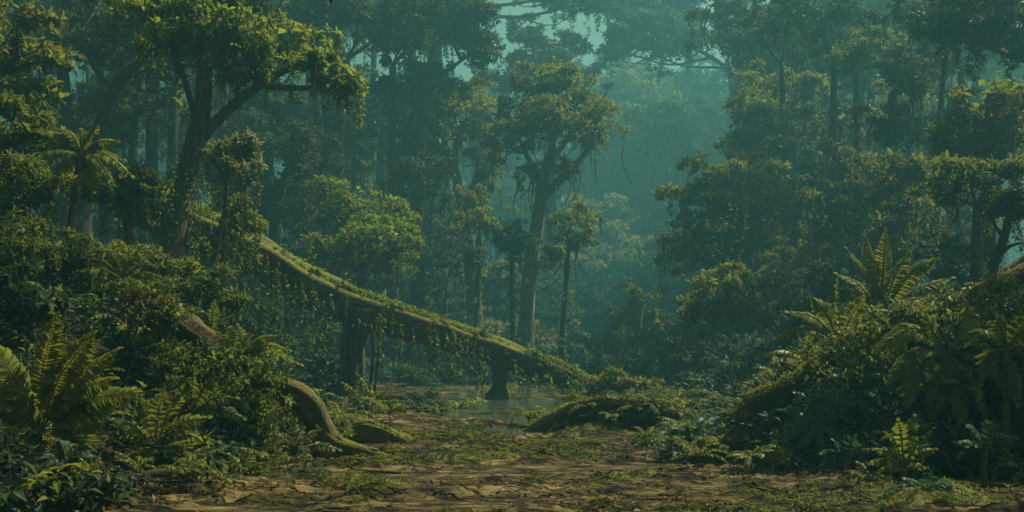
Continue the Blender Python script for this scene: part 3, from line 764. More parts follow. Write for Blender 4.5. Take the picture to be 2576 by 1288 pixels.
def bush(label, D, u, v, lobes, leaf='green', tuft=17, group=G_BUSH, hang=1, dens=1.0, big=False, wr=.45):
    return tree('bush', label, D, [(u, v + 20), (u, v - 20)], 10, lobes, leaf, 'dark', tuft, dens, group=group, cat='bush', hang=hang, twigs=3, lowcut=-.7, big=big, wr=wr)


bush('pale misty bush with domed top behind the middle of the fallen trunk, left of two', 60, 1200, 860, [(1190, 715, 90, 50), (1140, 770, 80, 50), (1220, 800, 100, 60)], 'pale')
bush('pale misty bush below the trunk of the tallest middle tree', 58, 1300, 860, [(1290, 735, 85, 50), (1350, 790, 80, 50), (1280, 810, 90, 60)], 'teal')
bush('misty bush just above the lower half of the fallen trunk', 54, 1370, 880, [(1330, 850, 90, 46), (1410, 860, 70, 44), (1250, 840, 80, 40)], 'pale')
bush('dim bush behind the trunk of the spreading flat-topped tree', 57, 1100, 840, [(1090, 700, 70, 50), (1050, 770, 80, 60), (1120, 790, 70, 50)], 'dark')
bush('hazy bush between the tallest middle tree and the stump-like tree', 66, 1480, 880, [(1480, 740, 80, 50), (1440, 800, 80, 60), (1530, 810, 80, 60)], 'teal')
bush('faint bush in the bright haze right above the stump-like tree', 78, 1560, 860, [(1560, 700, 70, 50), (1500, 680, 60, 45)], 'teal')
bush('hazy bush right of the stump-like tree', 58, 1690, 900, [(1680, 820, 80, 50), (1640, 870, 70, 40), (1730, 870, 60, 50)], 'teal')
bush('low hazy bush left of the stump-like tree, by the far water', 52, 1530, 920, [(1530, 870, 80, 36), (1580, 900, 60, 30), (1470, 890, 60, 30)], 'teal')
bush('dark bush under the low spreading gold-topped tree, at the water', 38, 1790, 970, [(1790, 890, 80, 46), (1750, 940, 70, 40), (1850, 930, 100, 46)], 'dark')
bush('dark teal bush right of the low spreading gold-topped tree', 34, 1930, 970, [(1930, 870, 90, 46), (1980, 920, 80, 46), (1900, 940, 90, 40)], 'teal')
bush('dim green bush behind the two tall ferns', 30, 2060, 900, [(2050, 760, 80, 46), (2000, 820, 80, 50), (2090, 700, 70, 46)], 'teal')
bush('blue-green bush behind the crest of the right-hand mound', 27, 2330, 800, [(2330, 660, 80, 46), (2400, 640, 70, 46), (2280, 720, 60, 40), (2440, 700, 70, 40)], 'teal', 22)
bush('olive bush growing in front of the pale straight trunk', 40, 1990, 800, [(2000, 650, 80, 36), (1960, 690, 70, 36), (2050, 660, 60, 36)], 'olive', 19, hang=5)
bush('shady bush below the upper end of the fallen trunk, near the first prop', 37, 800, 960, [(790, 870, 70, 50), (740, 920, 80, 46), (830, 930, 60, 40)], 'teal')
bush('shady bush hung with vines under the upper half of the fallen trunk', 38, 640, 900, [(640, 780, 80, 60), (700, 840, 80, 50), (590, 840, 70, 50)], 'dark', hang=6)
bush('dark bush at the foot of the dark round-crowned tree', 42, 740, 760, [(740, 640, 60, 40), (690, 660, 60, 40), (630, 650, 60, 46)], 'dark', hang=4)
bush('dim bush behind the fallen trunk between its two props', 60, 1100, 950, [(1090, 900, 80, 36), (1150, 930, 70, 30), (1020, 910, 60, 40)], 'teal')
bush('dark spreading bush right of the gold compound-leaved shrub', 28, 1060, 1030, [(1050, 1000, 46, 20), (1100, 1025, 40, 18), (1005, 1025, 40, 20)], 'dark', 17)
bush('flat-topped dark bush at the foot of the fallen trunk', 33.5, 1560, 1000, [(1540, 955, 58, 17), (1600, 962, 58, 16), (1500, 968, 32, 16), (1640, 985, 34, 12)], 'olive', 15)
bush('shaded leafy bush on the left bank below the rust-coloured fern', 16, 420, 900, [(420, 880, 80, 46), (350, 850, 70, 40), (480, 920, 70, 40)], 'dark', 24, big=True, wr=.38)
bush('dark leafy bush at the left edge between the drooping trees and the big fern', 15, 60, 820, [(40, 740, 80, 50), (110, 770, 80, 46), (20, 820, 60, 46)], 'dark', 27, big=True, wr=.38)
bush('bushy green mass under the palm-like tree fern', 19, 200, 760, [(190, 660, 90, 40), (130, 700, 70, 40), (260, 660, 80, 36)], 'green', 25, big=True, wr=.38, hang=4)
bush('yellowish leafy bush at the foot of the leaning mossy tree', 23, 400, 740, [(410, 665, 70, 28), (350, 660, 80, 34), (460, 690, 60, 30)], 'olive', 22, big=True, wr=.38, hang=6)
bush('dim leafy bush under the upper end of the fallen trunk, above the rust-coloured fern', 21, 480, 800, [(500, 720, 70, 40), (430, 740, 60, 36), (560, 760, 60, 36)], 'green', 22, big=True, wr=.38, hang=5)
bush('dark leafy bush at the right edge above the mound', 17, 2540, 900, [(2540, 780, 80, 46), (2500, 850, 70, 46), (2580, 880, 80, 60)], 'teal', 28, big=True, wr=.4)

# ------------------------------------------------------------------ the fallen trunk over the water
LOGUV = [(290, 478, 29.6), (385, 522, 30.1), (470, 563, 30.6), (640, 643, 31.6), (800, 735, 32.6), (960, 793, 33.4), (1120, 845, 34), (1260, 890, 34.7), (1400, 938, 35.3), (1500, 988, 35.8)]
logp = [P(u, v, d) for u, v, d in LOGUV]
foot = logp[-1]
log = empty('fallen_tree', (foot[0], foot[1], Hz(foot[0], foot[1])), 'huge moss-topped fallen tree trunk slanting down from the left into the water', 'fallen tree')
mb = MB()
lc = tube(mb, logp, [px(w, 33) / 2 for w in (112, 108, 104, 102, 104, 90, 82, 74, 66, 50)], n=130, sides=36, rough=.16, flute=.09, k=4)
mb.build('trunk', BK['log'], log, smooth=True)
for pth, ws, nm in [([(905, 770, 33), (895, 840, 33.2), (880, 900, 33.5), (872, 960, 33.5), (850, 1010, 33.6)], (84, 64, 40, 42, 70), 'branch'),
                    ([(1262, 885, 34.6), (1258, 930, 34.6), (1254, 970, 34.6), (1248, 1012, 34.6)], (56, 40, 36, 64), 'branch'),
                    ([(1440, 950, 35.5), (1462, 985, 35.3), (1476, 1020, 35)], (40, 30, 20), 'branch'),
                    ([(1490, 985, 35.5), (1535, 1010, 35), (1590, 1015, 34.6)], (50, 34, 12), 'root'),
                    ([(1480, 985, 35.5), (1520, 980, 36), (1560, 1000, 36.4)], (44, 30, 12), 'root')]:
    mb = MB()
    tube(mb, [P(*p) for p in pth], [px(w, 33.5) / 2 for w in ws], n=20, sides=14, rough=.16, flute=.12, k=len(pth) + ws[0])
    mb.build(nm, BK['mossy' if nm != 'branch' else 'brown'], log, smooth=True)
# the ferny moss fringe along the top of the trunk
mb = MB()
N = 7500
ti = rng.integers(8, 128, N)
side = rng.normal(.15, .6, N)
rad_ = np.interp(ti, [0, 55, 129], [px(52, 33), px(48, 33), px(25, 33)])
base = lc[ti] + np.stack([rng.normal(0, .1, N), -np.sin(side) * rad_, np.cos(side) * rad_], -1)
keep = nz(base[:, 0], base[:, 1], base[:, 2], .8, 3) > -.35
tufts(mb, base[keep], np.stack([rng.normal(.1, .3, N), -side, np.ones(N)], -1)[keep], rng.uniform(.06, .2, keep.sum()), 7, .34, .25)
o = mb.build('moss_fringe', LF['gold'], log)
o['kind'] = 'stuff'


mb = MB()
for k in range(340):
    j = rng.integers(10, 126)
    r_ = np.interp(j, [0, 55, 129], [px(50, 33), px(48, 33), px(25, 33)])
    st = lc[j] + np.array([rng.normal(0, .05), -r_ * rng.uniform(.2, 1.02), r_ * rng.uniform(-.6, .5)])
    ln = px(rng.uniform(12, 46) if k % 4 else rng.uniform(50, 110), 33)
    pts = [st, st + np.array([rng.normal(0, .06), -.08, -ln * .4]), st + np.array([rng.normal(0, .1), -.05, -ln])]
    c = tube(mb, pts, [.012, .010, .005], n=8, sides=4, cap=False)
    q = rng.integers(0, 8, 10); d = rng.normal(0, .8, (10, 3)); d[:, 2] -= 1
    leaves(mb, c[q], d, rng.normal(0, .4, (10, 3)) + [0, -.8, .5], rng.uniform(.06, .14, 10), rng.uniform(.03, .06, 10))
o = mb.build('hanging_moss', LF['gold'], log)
o['kind'] = 'stuff'
# root strands sheathing the first prop
for k in range(7):
    mb = MB()
    u = 860 + k * 15 + rng.uniform(-5, 5)
    tube(mb, [P(u, 800 + rng.uniform(-20, 20), 32.4), P(u + rng.uniform(-14, 14), 880, 32.6), P(u + rng.uniform(-22, 22) - 10, 990, 32.8)], [.07, .05, .06], n=14, sides=6, rough=.2, k=k)
    mb.build('root', BK['brown'], log, smooth=True)


def vine(label, group, u, v, D, ln, leaf='gold', sway=1.0, w=2.8, lv_n=22, ls=12):
    top = P(u, v, D)
    n = 5
    pts = [top + np.array([rng.normal(0, .035) * sway * k * px(30, D) / .4, rng.normal(0, .03) * k, -px(ln, D) * k / (n - 1)]) for k in range(n)]
    mbv = MB()
    c = tube(mbv, pts, [px(w, D) / 2, px(w, D) * .42, px(w, D) * .25], n=14, sides=5, cap=False)
    k = rng.integers(0, 14, lv_n)
    d = rng.normal(0, 1, (lv_n, 3)); d[:, 2] = -np.abs(d[:, 2]) * .8 - .3
    leaves(mbv, c[k] + rng.normal(0, .01, (lv_n, 3)), d, rng.normal(0, .5, (lv_n, 3)) + [0, -.6, .7], np.full(lv_n, px(ls, D)) * rng.uniform(.6, 1.2, lv_n), np.full(lv_n, px(ls, D) * .45), False, 1)
    o = mbv.build('hanging_vine', [BK['vine'], LF[leaf]], origin=top)
    return tag(o, label, 'vine', group)


def logv(u):
    return float(np.interp(u, [a[0] for a in LOGUV], [a[1] for a in LOGUV])), float(np.interp(u, [a[0] for a in LOGUV], [a[2] for a in LOGUV]))


for k in range(44):
    u = rng.uniform(480, 850); v, d = logv(u)
    vine('leafy vine hanging from the fallen trunk above its first prop', 'vines on the upper half of the fallen trunk', u, v + rng.uniform(-25, 30), d - 1.5, rng.uniform(60, 190))
for k in range(30):
    u = rng.uniform(930, 1230); v, d = logv(u)
    vine('leafy vine hanging from the fallen trunk between its two props', 'vines between the two props of the fallen trunk', u, v + rng.uniform(-20, 25), d - 1.35, rng.uniform(50, 130))
for k in range(10):
    u = rng.uniform(1285, 1450); v, d = logv(u)
    vine('short vine hanging from the fallen trunk between its second prop and its foot', 'vines at the lower end of the fallen trunk', u, v + rng.uniform(-15, 20), d - 1.2, rng.uniform(30, 75))
for k in range(40):
    u = rng.uniform(330, 660)
    vine('long yellowish vine hanging below the crown of the leaning tree', 'vines hanging round the leaning tree', u, rng.uniform(400, 520), rng.uniform(24, 29), rng.uniform(100, 230), w=2.2, lv_n=26)
for k in range(14):
    u = rng.uniform(2060, 2260)
    vine('thin pale vine hanging among the silvery trees', 'vines hanging among the silvery trees', u, rng.uniform(340, 560), rng.uniform(40, 45), rng.uniform(90, 200), 'pale', 1.6, lv_n=14)
for k in range(12):
    u = rng.uniform(2250, 2420)
    vine('yellow-green vine hanging beside the slim vine-laced tree', 'vines hanging beside the right-edge trees', u, rng.uniform(420, 560), rng.uniform(24, 34), rng.uniform(120, 220), 'olive', 1.4, lv_n=22)
for k in range(12):
    u = rng.uniform(30, 190)
    vine('dark creeper strand hanging at the left edge below the drooping trees', 'vines hanging at the left edge', u, rng.uniform(520, 640), rng.uniform(17, 20), rng.uniform(120, 260), 'green', 1, lv_n=22)
for k in range(9):
    u = rng.uniform(560, 700)
    vine('yellow leafy strand trailing from the old mossy log below the golden fern', 'strands trailing from the old mossy log', u, 900 + (u - 560) * .5, 15.2, rng.uniform(60, 150), 'gold', .8, w=3, lv_n=26, ls=14)


# ------------------------------------------------------------------ old logs and root masses
def woody(name, label, cat, D, main, roots, mat='bank_log', seg=60, fringe=0, fleaf='olive', sides=18, group=None):
    pts = [to3(D, p) for p in main[0]]
    x, y = pts[0][0], pts[0][1]
    root = empty(name, (x, y, Hz(x, y)), label, cat, group)
    m = MB()
    cc = tube(m, pts, [px(w, D) / 2 for w in main[1]], n=seg, sides=sides, rough=.26, flute=.15, k=int(rng.integers(0, 9)))
    m.build('trunk', BK[mat], root, smooth=True)
    for pth, ws in roots:
        m = MB()
        tube(m, [to3(D, p) for p in pth], [px(w, D) / 2 for w in ws], n=26, sides=12, rough=.27, flute=.16, k=int(rng.integers(0, 9)))
        m.build('root', BK['root'], root, smooth=True)
    if fringe:
        m = MB()
        ti = rng.integers(0, seg, fringe)
        sd = rng.normal(0, .6, fringe)
        rd = np.interp(ti, np.linspace(0, seg - 1, len(main[1])), [px(w, D) / 2 for w in main[1]])
        b = cc[ti] + np.stack([rng.normal(0, .06, fringe), -np.sin(sd) * rd, np.cos(sd) * rd], -1)
        tufts(m, b, np.stack([rng.normal(0, .3, fringe), -sd, np.ones(fringe)], -1), px(rng.uniform(5, 13, fringe), D), 6, .36, .15)
        o = m.build('moss_fringe', LF[fleaf], root); o['kind'] = 'stuff'
    return root


woody('mossy_log', 'old moss-covered log sloping down the left bank to a pale arched root', 'log', 15.6,
      ([(330, 730), (420, 790), (520, 860), (620, 930), (700, 985), (760, 1030), (800, 1090)], (50, 60, 66, 68, 52, 36, 28)),
      [([(700, 1000), (770, 1010), (812, 1060), (826, 1110), (870, 1150)], (26, 22, 20, 18, 8)), ([(740, 1040), (790, 1060), (880, 1120), (950, 1132)], (20, 18, 14, 6)), ([(690, 965), (745, 978), (795, 1015), (822, 1070), (850, 1115), (905, 1140)], (44, 32, 28, 26, 22, 8)),
       ([(720, 1000), (738, 1050), (730, 1100), (700, 1140)], (46, 36, 40, 20)),
       ([(790, 1080), (850, 1120), (930, 1140), (1010, 1160)], (44, 36, 24, 8)),
       ([(760, 1090), (820, 1140), (900, 1165), (985, 1180)], (40, 40, 26, 8)),
       ([(700, 1100), (760, 1150), (800, 1185), (850, 1200)], (40, 34, 20, 8))], fringe=520)
woody('root_stump', 'low dark root stump beside the pale arched root, at the edge of the bare ground', 'stump', 17.6,
      ([(885, 1100), (925, 1088), (975, 1100), (1030, 1125), (1078, 1150)], (46, 54, 50, 40, 14)),
      [([(905, 1095), (900, 1075), (930, 1066), (955, 1080)], (26, 22, 20, 12)),
       ([(960, 1110), (990, 1140), (1050, 1155)], (30, 24, 8)), ([(900, 1110), (910, 1140), (960, 1160)], (34, 26, 8))], 'root', fringe=120)
woody('root_arch', 'moss-backed arch of old roots lying in the stream in the middle', 'roots', 21,
      ([(1270, 1122), (1340, 1078), (1410, 1042), (1490, 1018), (1570, 1016), (1650, 1034), (1725, 1070), (1800, 1115)], (10, 22, 30, 34, 36, 38, 32, 12)),
      [([(1485, 1025), (1515, 1040), (1535, 1080), (1550, 1130)], (30, 36, 34, 26)),
       ([(1450, 1045), (1425, 1070), (1410, 1110)], (20, 15, 12)), ([(1475, 1050), (1470, 1085), (1440, 1115)], (12, 9, 7)),
       ([(1600, 1045), (1640, 1080), (1700, 1115)], (34, 30, 14)), ([(1560, 1040), (1590, 1080), (1600, 1125)], (22, 22, 16)),
       ([(1640, 1055), (1720, 1080), (1800, 1085), (1860, 1105)], (40, 36, 24, 8)), ([(1560, 1040), (1660, 1065), (1760, 1110)], (36, 30, 8)), ([(1420, 1060), (1450, 1090), (1500, 1125)], (18, 14, 8)), ([(1530, 1040), (1500, 1080), (1515, 1130)], (16, 14, 10)), ([(1700, 1075), (1690, 1100), (1650, 1130)], (22, 18, 6)), ([(1390, 1060), (1330, 1100), (1300, 1125)], (22, 18, 8))], 'bank_log', fringe=240)
woody('mossy_log', 'great moss-covered log arching over the right-hand mound down to its roots', 'log', 15,
      ([(1862, 1085), (1872, 1035), (1905, 1003), (1965, 978), (2030, 945), (2095, 895), (2180, 838), (2290, 795), (2420, 765), (2560, 700), (2680, 640)], (30, 34, 36, 40, 46, 52, 56, 56, 54, 50, 46)),
      [([(1880, 1030), (1858, 1080), (1850, 1130)], (34, 28, 26)), ([(1930, 1060), (1850, 1105), (1760, 1140), (1680, 1160)], (60, 50, 30, 8)),
       ([(1990, 1090), (1900, 1125), (1820, 1150), (1720, 1168)], (60, 50, 34, 8)), ([(2060, 1110), (1980, 1140), (1890, 1165)], (50, 46, 12)),
       ([(1925, 1000), (1920, 1050), (1935, 1100)], (26, 22, 26))], fringe=900)
woody('leaning_log', 'rust-brown bare log slanting up to the right edge behind the mound', 'log', 20,
      ([(2330, 800), (2420, 755), (2500, 710), (2600, 650)], (20, 30, 34, 36)), [], 'rust', 40)


# ------------------------------------------------------------------ ferns and leafy plants
def frond_to(mbf, base, tip, via, D, pairs, pl, pw, droop, sweep=.5, rr=2.6, start=.12, big=True, prof=.8, dd=0.):
    b, t = to3(D, base), to3(D, tip, dd)
    if via is None:
        m = (b + t) / 2; m[2] += np.linalg.norm(t - b) * .16
    else:
        m = to3(D, via, dd * .5)
    c = spline([b, m, t], pairs + 2)
    T = unit(np.gradient(c, axis=0))
    tube(mbf, c, [px(rr, D), px(rr, D) * .7, px(rr, D) * .3], n=min(pairs, 16), sides=5, mi=1, cap=False)
    tt = np.linspace(0, 1, len(c)); sel = tt >= start
    q, Tq, tq = c[sel], T[sel], (tt[sel] - start) / (1 - start)
    # the blade faces up and out, towards the light between sky and viewer
    face = np.array([rng.normal(0, .25), -.55 + rng.normal(0, .3), .8])
    S = unit(np.cross(Tq, face)); up = np.cross(S, Tq)
    w = np.maximum(np.sin(np.pi * (.1 + .87 * tq)), .05) ** prof
    for s in (1, -1):
        k = rng.normal(0, .08, (len(q), 3))
        d = S * s + Tq * (sweep + .5 * tq[:, None] ** 2) + k - np.array([0, 0, droop]) * rng.uniform(.5, 1.3, (len(q), 1))
        ln = px(pl, D) * w * rng.uniform(.85, 1.12, len(q))
        leaves(mbf, q, d, up + S * s * .3 + k, ln, np.minimum(px(pw, D), ln * .6 + px(pw, D) * .25) * rng.uniform(.85, 1.1, len(q)), big, 0)
    leaves(mbf, q[-1:], Tq[-1:], up[-1:], np.array([px(pl, D) * .5]), np.array([px(pw, D)]), big, 0)


def fern(name, label, cat, D, base, tips, pairs=18, pl=24, pw=11, droop=.35, leaf='olive', stem='vine', trunk=None, sweep=.45, prof=.8, group=None, parts=True, start=.12, spread=.5, rr=2.6):
    b = to3(D, base)
    root = empty(name, (b[0], b[1], Hz(b[0], b[1])), label, cat, group)
    m = MB()
    g = b.copy(); g[2] = min(Hz(b[0], b[1]) - .08, b[2] - .05)
    if trunk:
        pts = [to3(D, t) for t in trunk] + [b]
        z = Hz(pts[0][0], pts[0][1])
        if pts[0][2] > z: pts = [np.array([pts[0][0], pts[0][1], z - .1])] + pts
        tube(m, pts, [px(13, D), px(10, D), px(8, D)], n=24, sides=12, rough=.16, flute=.12, k=3)
        m.build('trunk', BK['brown'], root, smooth=True)
    else:
        tube(m, [g, (g + b) / 2 + rng.normal(0, .02, 3), b], [px(9, D), px(8, D), px(6, D)], n=8, sides=8, rough=.2, k=2)
        m.build('stem', BK[stem], root, smooth=True)
    m = MB()
    for k, t in enumerate(tips):
        tip, via = (t[0], t[1]) if isinstance(t[0], tuple) else (t, None)
        L = math.hypot(tip[0] - base[0], tip[1] - base[1])
        dd = rng.normal(-.25, .5) * px(L, D) * spread
        frond_to(m, base, tip, via, D, max(5, int(pairs * min(1.25, .5 + L / 260))), pl, pw, droop, sweep, rr, start, prof=prof, dd=dd)
        if parts:
            m.build('frond', [LF[leaf], BK['vine']], root); m = MB()
    if not parts:
        m.build('foliage', [LF[leaf], BK['vine']], root)
    return root


fern('giant_fern', 'giant broad-leaved fern with upright scalloped fronds at the lower left edge', 'fern', 12, (100, 1085),
     [((138, 808), (108, 930)), ((-2, 880), (45, 970)), ((225, 850), (150, 950)), ((285, 885), (180, 965)), ((275, 955), (180, 990)), ((330, 985), (205, 1010)),
      ((240, 1075), (180, 1030)), ((200, 1175), (180, 1080)), ((20, 1010), (50, 1030)), ((110, 1170), (80, 1110)), ((-30, 990), (30, 1020))], 26, 54, 17, .12, 'fern', sweep=.3, prof=.55, start=.18, spread=.25)
fern('tree_fern', 'palm-like tree fern with a dark trunk and drooping crown on the upper left', 'tree fern', 21, (205, 385),
     [(85, 365), (115, 335), (165, 325), (240, 320), (290, 355), (310, 400), (280, 450), (235, 475), (150, 470), (95, 440), (70, 405), (205, 330), (330, 440), (120, 480)],
     15, 26, 13, .5, 'fern', trunk=[(168, 690), (180, 560), (195, 450)], spread=.6)
fern('golden_fern', 'bright yellow-green fern on top of the old mossy log', 'fern', 15.45, (612, 893),
     [(640, 815), (600, 822), (555, 845), (520, 890), (530, 930), (685, 845), (725, 880), (755, 915), (690, 930), (575, 945), (650, 950)], 20, 24, 9, .35, 'fern', spread=.3)
fern('tall_fern', 'tallest upright fern standing on the crest of the right-hand mound', 'fern', 18, (2218, 790),
     [((2228, 585), (2222, 690)), ((2135, 630), (2180, 690)), ((2178, 600), (2200, 690)), ((2288, 632), (2250, 700)), ((2350, 655), (2290, 690)), ((2392, 700), (2310, 725)), ((2110, 690), (2160, 715)), ((2085, 760), (2140, 735)), ((2380, 780), (2310, 750))],
     22, 30, 11, .3, 'fern', spread=.4, sweep=.5)
fern('tall_fern', 'shorter fern leaning over the left shoulder of the right-hand mound', 'fern', 16.5, (2112, 860),
     [((2108, 700), (2110, 780)), ((2045, 750), (2080, 790)), ((1985, 785), (2050, 800)), ((1955, 850), (2030, 825)), ((2170, 750), (2140, 800)), ((2210, 790), (2160, 810)), ((2040, 905), (2070, 850)), ((2000, 960), (2050, 870)), ((2070, 940), (2085, 880))],
     20, 28, 11, .35, 'fern', spread=.4)
fern('drooping_plant', 'big split-leaved plant drooping over the front of the right-hand mound', 'plant', 13.6, (2380, 890),
     [((2210, 875), (2300, 825)), ((2285, 1010), (2310, 910)), ((2240, 950), (2310, 880)), ((2420, 1060), (2410, 960)), ((2350, 1040), (2360, 960)), ((2500, 900), (2450, 850)), ((2540, 1000), (2480, 900)), ((2440, 790), (2420, 830)), ((2330, 800), (2350, 840)), ((2480, 1040), (2450, 950))],
     15, 42, 16, .5, 'fern', sweep=.55, start=.2, spread=.35, prof=.6)
fern('drooping_plant', 'olive split-leaved plant at the right edge under the dark bush', 'plant', 13, (2530, 880),
     [((2440, 860), (2480, 830)), ((2580, 800), (2560, 840)), ((2600, 920), (2575, 870)), ((2470, 960), (2490, 890)), ((2560, 1010), (2550, 930)), ((2510, 800), (2520, 840))], 13, 36, 15, .5, 'blade', sweep=.55, start=.2, spread=.35)
fern('teal_fern', 'blue-green fern in the shade below the arching log on the right', 'fern', 13.9, (2060, 1065),
     [(2110, 985), (1965, 1030), (1975, 1095), (2165, 1005), (2180, 1065), (2050, 975), (2010, 1125), (2130, 1125), (2005, 990), (2075, 1140)], 15, 28, 13, .4, 'tealfern', spread=.5)
fern('rust_fern', 'withered rust-brown fern on the left bank', 'fern', 15.25, (370, 768),
     [(310, 745), (330, 800), (300, 790), (400, 735), (440, 770), (440, 810), (400, 830), (360, 840), (350, 730), (320, 830), (470, 800)], 15, 24, 9, .6, 'rust', 'vine', spread=.4)
fern('arching_fern', 'pale arching fern above the withered rust-brown one', 'fern', 17, (310, 705),
     [(200, 680), (225, 650), (280, 640), (340, 635), (390, 660), (410, 700), (230, 730), (360, 740), (270, 740)], 15, 24, 9, .5, 'olive', spread=.6)
fern('arching_fern', 'thin arching fern right of the withered rust-brown one', 'fern', 17.5, (530, 850),
     [(450, 800), (480, 775), (540, 760), (590, 790), (610, 830), (430, 850), (570, 800)], 16, 20, 7, .5, 'green', spread=.6)
fern('compound_shrub', 'yellow-green shrub with long compound leaves right of the giant fern', 'shrub', 12.6, (390, 1130),
     [(350, 1005), (290, 1055), (255, 1105), (455, 1000), (520, 1050), (545, 1110), (410, 990), (310, 1150), (470, 1150), (430, 1070), (350, 1090), (530, 1165)], 11, 30, 14, .45, 'fern', spread=.5)
fern('compound_shrub', 'leafy shrub higher on the left bank behind the yellow-green compound one', 'shrub', 14.2, (480, 1040),
     [(400, 980), (430, 950), (490, 930), (550, 950), (590, 1000), (610, 1050), (540, 1040), (420, 1040)], 11, 28, 13, .45, 'green', spread=.5)
fern('low_plant', 'small bright plant at the bottom left beside the bare ground', 'plant', 10.9, (240, 1215),
     [(180, 1180), (210, 1160), (250, 1150), (290, 1175), (310, 1210), (300, 1250), (190, 1235), (245, 1255), (160, 1215)], 8, 24, 12, .35, 'fern', spread=.5)
fern('low_plant', 'pale compound-leaved plant below the pale arched root', 'plant', 14.8, (745, 1140),
     [(650, 1135), (690, 1095), (735, 1075), (795, 1085), (850, 1130), (690, 1170), (795, 1175), (745, 1185)], 9, 24, 11, .4, 'pale', spread=.5)
fern('low_plant', 'olive plant at the left edge of the bare ground, below the pale compound-leaved one', 'plant', 12.6, (610, 1200),
     [(550, 1170), (580, 1145), (630, 1140), (670, 1165), (690, 1205), (560, 1215), (640, 1220)], 8, 22, 10, .4, 'olive', spread=.5)
fern('low_plant', 'dark plant in the lower left corner', 'plant', 10.6, (90, 1240),
     [(30, 1210), (60, 1180), (110, 1175), (150, 1205), (40, 1260), (150, 1250), (0, 1240)], 8, 28, 13, .4, 'tealfern', spread=.5)
fern('low_plant', 'dark bluish plant between the giant fern and the bottom left bright plant', 'plant', 11.2, (170, 1170),
     [(110, 1140), (150, 1110), (210, 1120), (240, 1150), (100, 1170), (215, 1185)], 8, 28, 14, .4, 'teal', spread=.5)
fern('gold_shrub', 'gold-lit compound-leaved shrub standing by the stream left of centre', 'shrub', 25, (922, 1050),
     [(865, 965), (845, 1000), (905, 948), (940, 955), (970, 985), (1010, 1010), (868, 1035), (990, 1045), (920, 985), (890, 1000)], 9, 17, 8, .4, 'gold', spread=.6)
fern('gold_spray', 'low yellow-green sprays right of the flat-topped bush at the foot of the fallen trunk', 'shrub', 30, (1630, 1030),
     [(1665, 980), (1705, 995), (1745, 1008), (1720, 1030), (1600, 1000), (1580, 1020), (1640, 985)], 9, 14, 6, .4, 'gold', spread=.6)
fern('gold_shrub', 'yellow-green leafy shrub rising from the bare ground in front of the right-hand mound', 'shrub', 12.3, (2275, 1180),
     [(2200, 1130), (2230, 1090), (2260, 1060), (2300, 1050), (2345, 1080), (2350, 1130), (2330, 1175), (2220, 1180), (2285, 1110), (2190, 1165)], 10, 22, 11, .4, 'gold', spread=.5)
fern('low_plant', 'trailing yellow-green plant just left of the leafy shrub before the right-hand mound', 'plant', 12, (2190, 1210),
     [(2130, 1185), (2160, 1165), (2215, 1180), (2100, 1210), (2230, 1215), (2150, 1225)], 8, 18, 9, .4, 'olive', spread=.5)
fern('low_plant', 'dark teal plant lying low at the bottom right', 'plant', 10.7, (2330, 1245),
     [(2240, 1225), (2280, 1205), (2340, 1195), (2400, 1210), (2430, 1240), (2260, 1260), (2390, 1265), (2220, 1250)], 10, 24, 11, .35, 'tealfern', spread=.5)
fern('low_plant', 'small green plant among the roots of the arching log on the right', 'plant', 13.6, (1940, 1160),
     [(1890, 1150), (1910, 1125), (1950, 1115), (1990, 1135), (2000, 1165), (1900, 1175)], 8, 18, 9, .4, 'green', spread=.5)
fern('low_plant', 'dim plant left of the yellow-green shrub, under the mound', 'plant', 13, (2130, 1160),
     [(2070, 1140), (2100, 1110), (2150, 1100), (2190, 1130), (2070, 1165), (2190, 1165)], 8, 24, 11, .4, 'teal', spread=.5)
fern('low_plant', 'dark plant at the right edge of the ground below the split-leaved plants', 'plant', 12, (2480, 1130),
     [(2410, 1110), (2440, 1075), (2500, 1065), (2550, 1100), (2420, 1145), (2550, 1145)], 8, 28, 14, .4, 'teal', spread=.5)

# ------------------------------------------------------------------ uncountable undergrowth
def scatter(n, xlo, xhi, ylo, yhi, side, rad, hmax, leaf, name, label, m=8, big=False, wr=.42, gap=0.2, thr=-.2, droop=.3):
    x = rng.uniform(xlo, xhi, n); y = ylo + (yhi - ylo) * rng.uniform(0, 1, n) ** 1.3
    l, r = edges(y)
    w = .45 * nz(x * 0.4, y * 0.4, 0, 1, 3)
    ok = ((l - x + w > gap) if side < 0 else (x - r + w > gap)) & (np.abs(x) < y * .62 + 2)
    ok &= nz(x, y, 0, .7, 4) > thr
    x, y = x[ok], y[ok]
    h = rng.uniform(0, 1, len(x)) ** 1.5 * hmax
    b = np.stack([x, y, H(x, y) + .03 + h], -1)
    ax = np.stack([rng.normal(0, .35, len(x)), rng.normal(-.3, .35, len(x)), np.ones(len(x))], -1)
    mm = MB()
    R_ = rng.uniform(*rad, len(x)) * (.7 + .03 * y)
    tufts(mm, b, ax, R_, m, wr, droop, big)
    return tag(mm.build(name, LF[leaf], None), label, 'undergrowth', kind='stuff')


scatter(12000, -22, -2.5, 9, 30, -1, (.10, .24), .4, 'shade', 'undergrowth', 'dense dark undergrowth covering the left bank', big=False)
scatter(2600, -20, -2.5, 9.5, 26, -1, (.12, .26), .5, 'olive', 'undergrowth', 'scattered yellow-green leaves among the left bank undergrowth', wr=.4, thr=.1)
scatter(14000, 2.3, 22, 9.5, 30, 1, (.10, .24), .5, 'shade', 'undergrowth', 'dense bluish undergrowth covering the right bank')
scatter(2600, 2.5, 20, 11, 24, 1, (.10, .24), .45, 'olive', 'undergrowth', 'scattered yellow-green leaves among the right bank undergrowth', wr=.4, thr=.1)

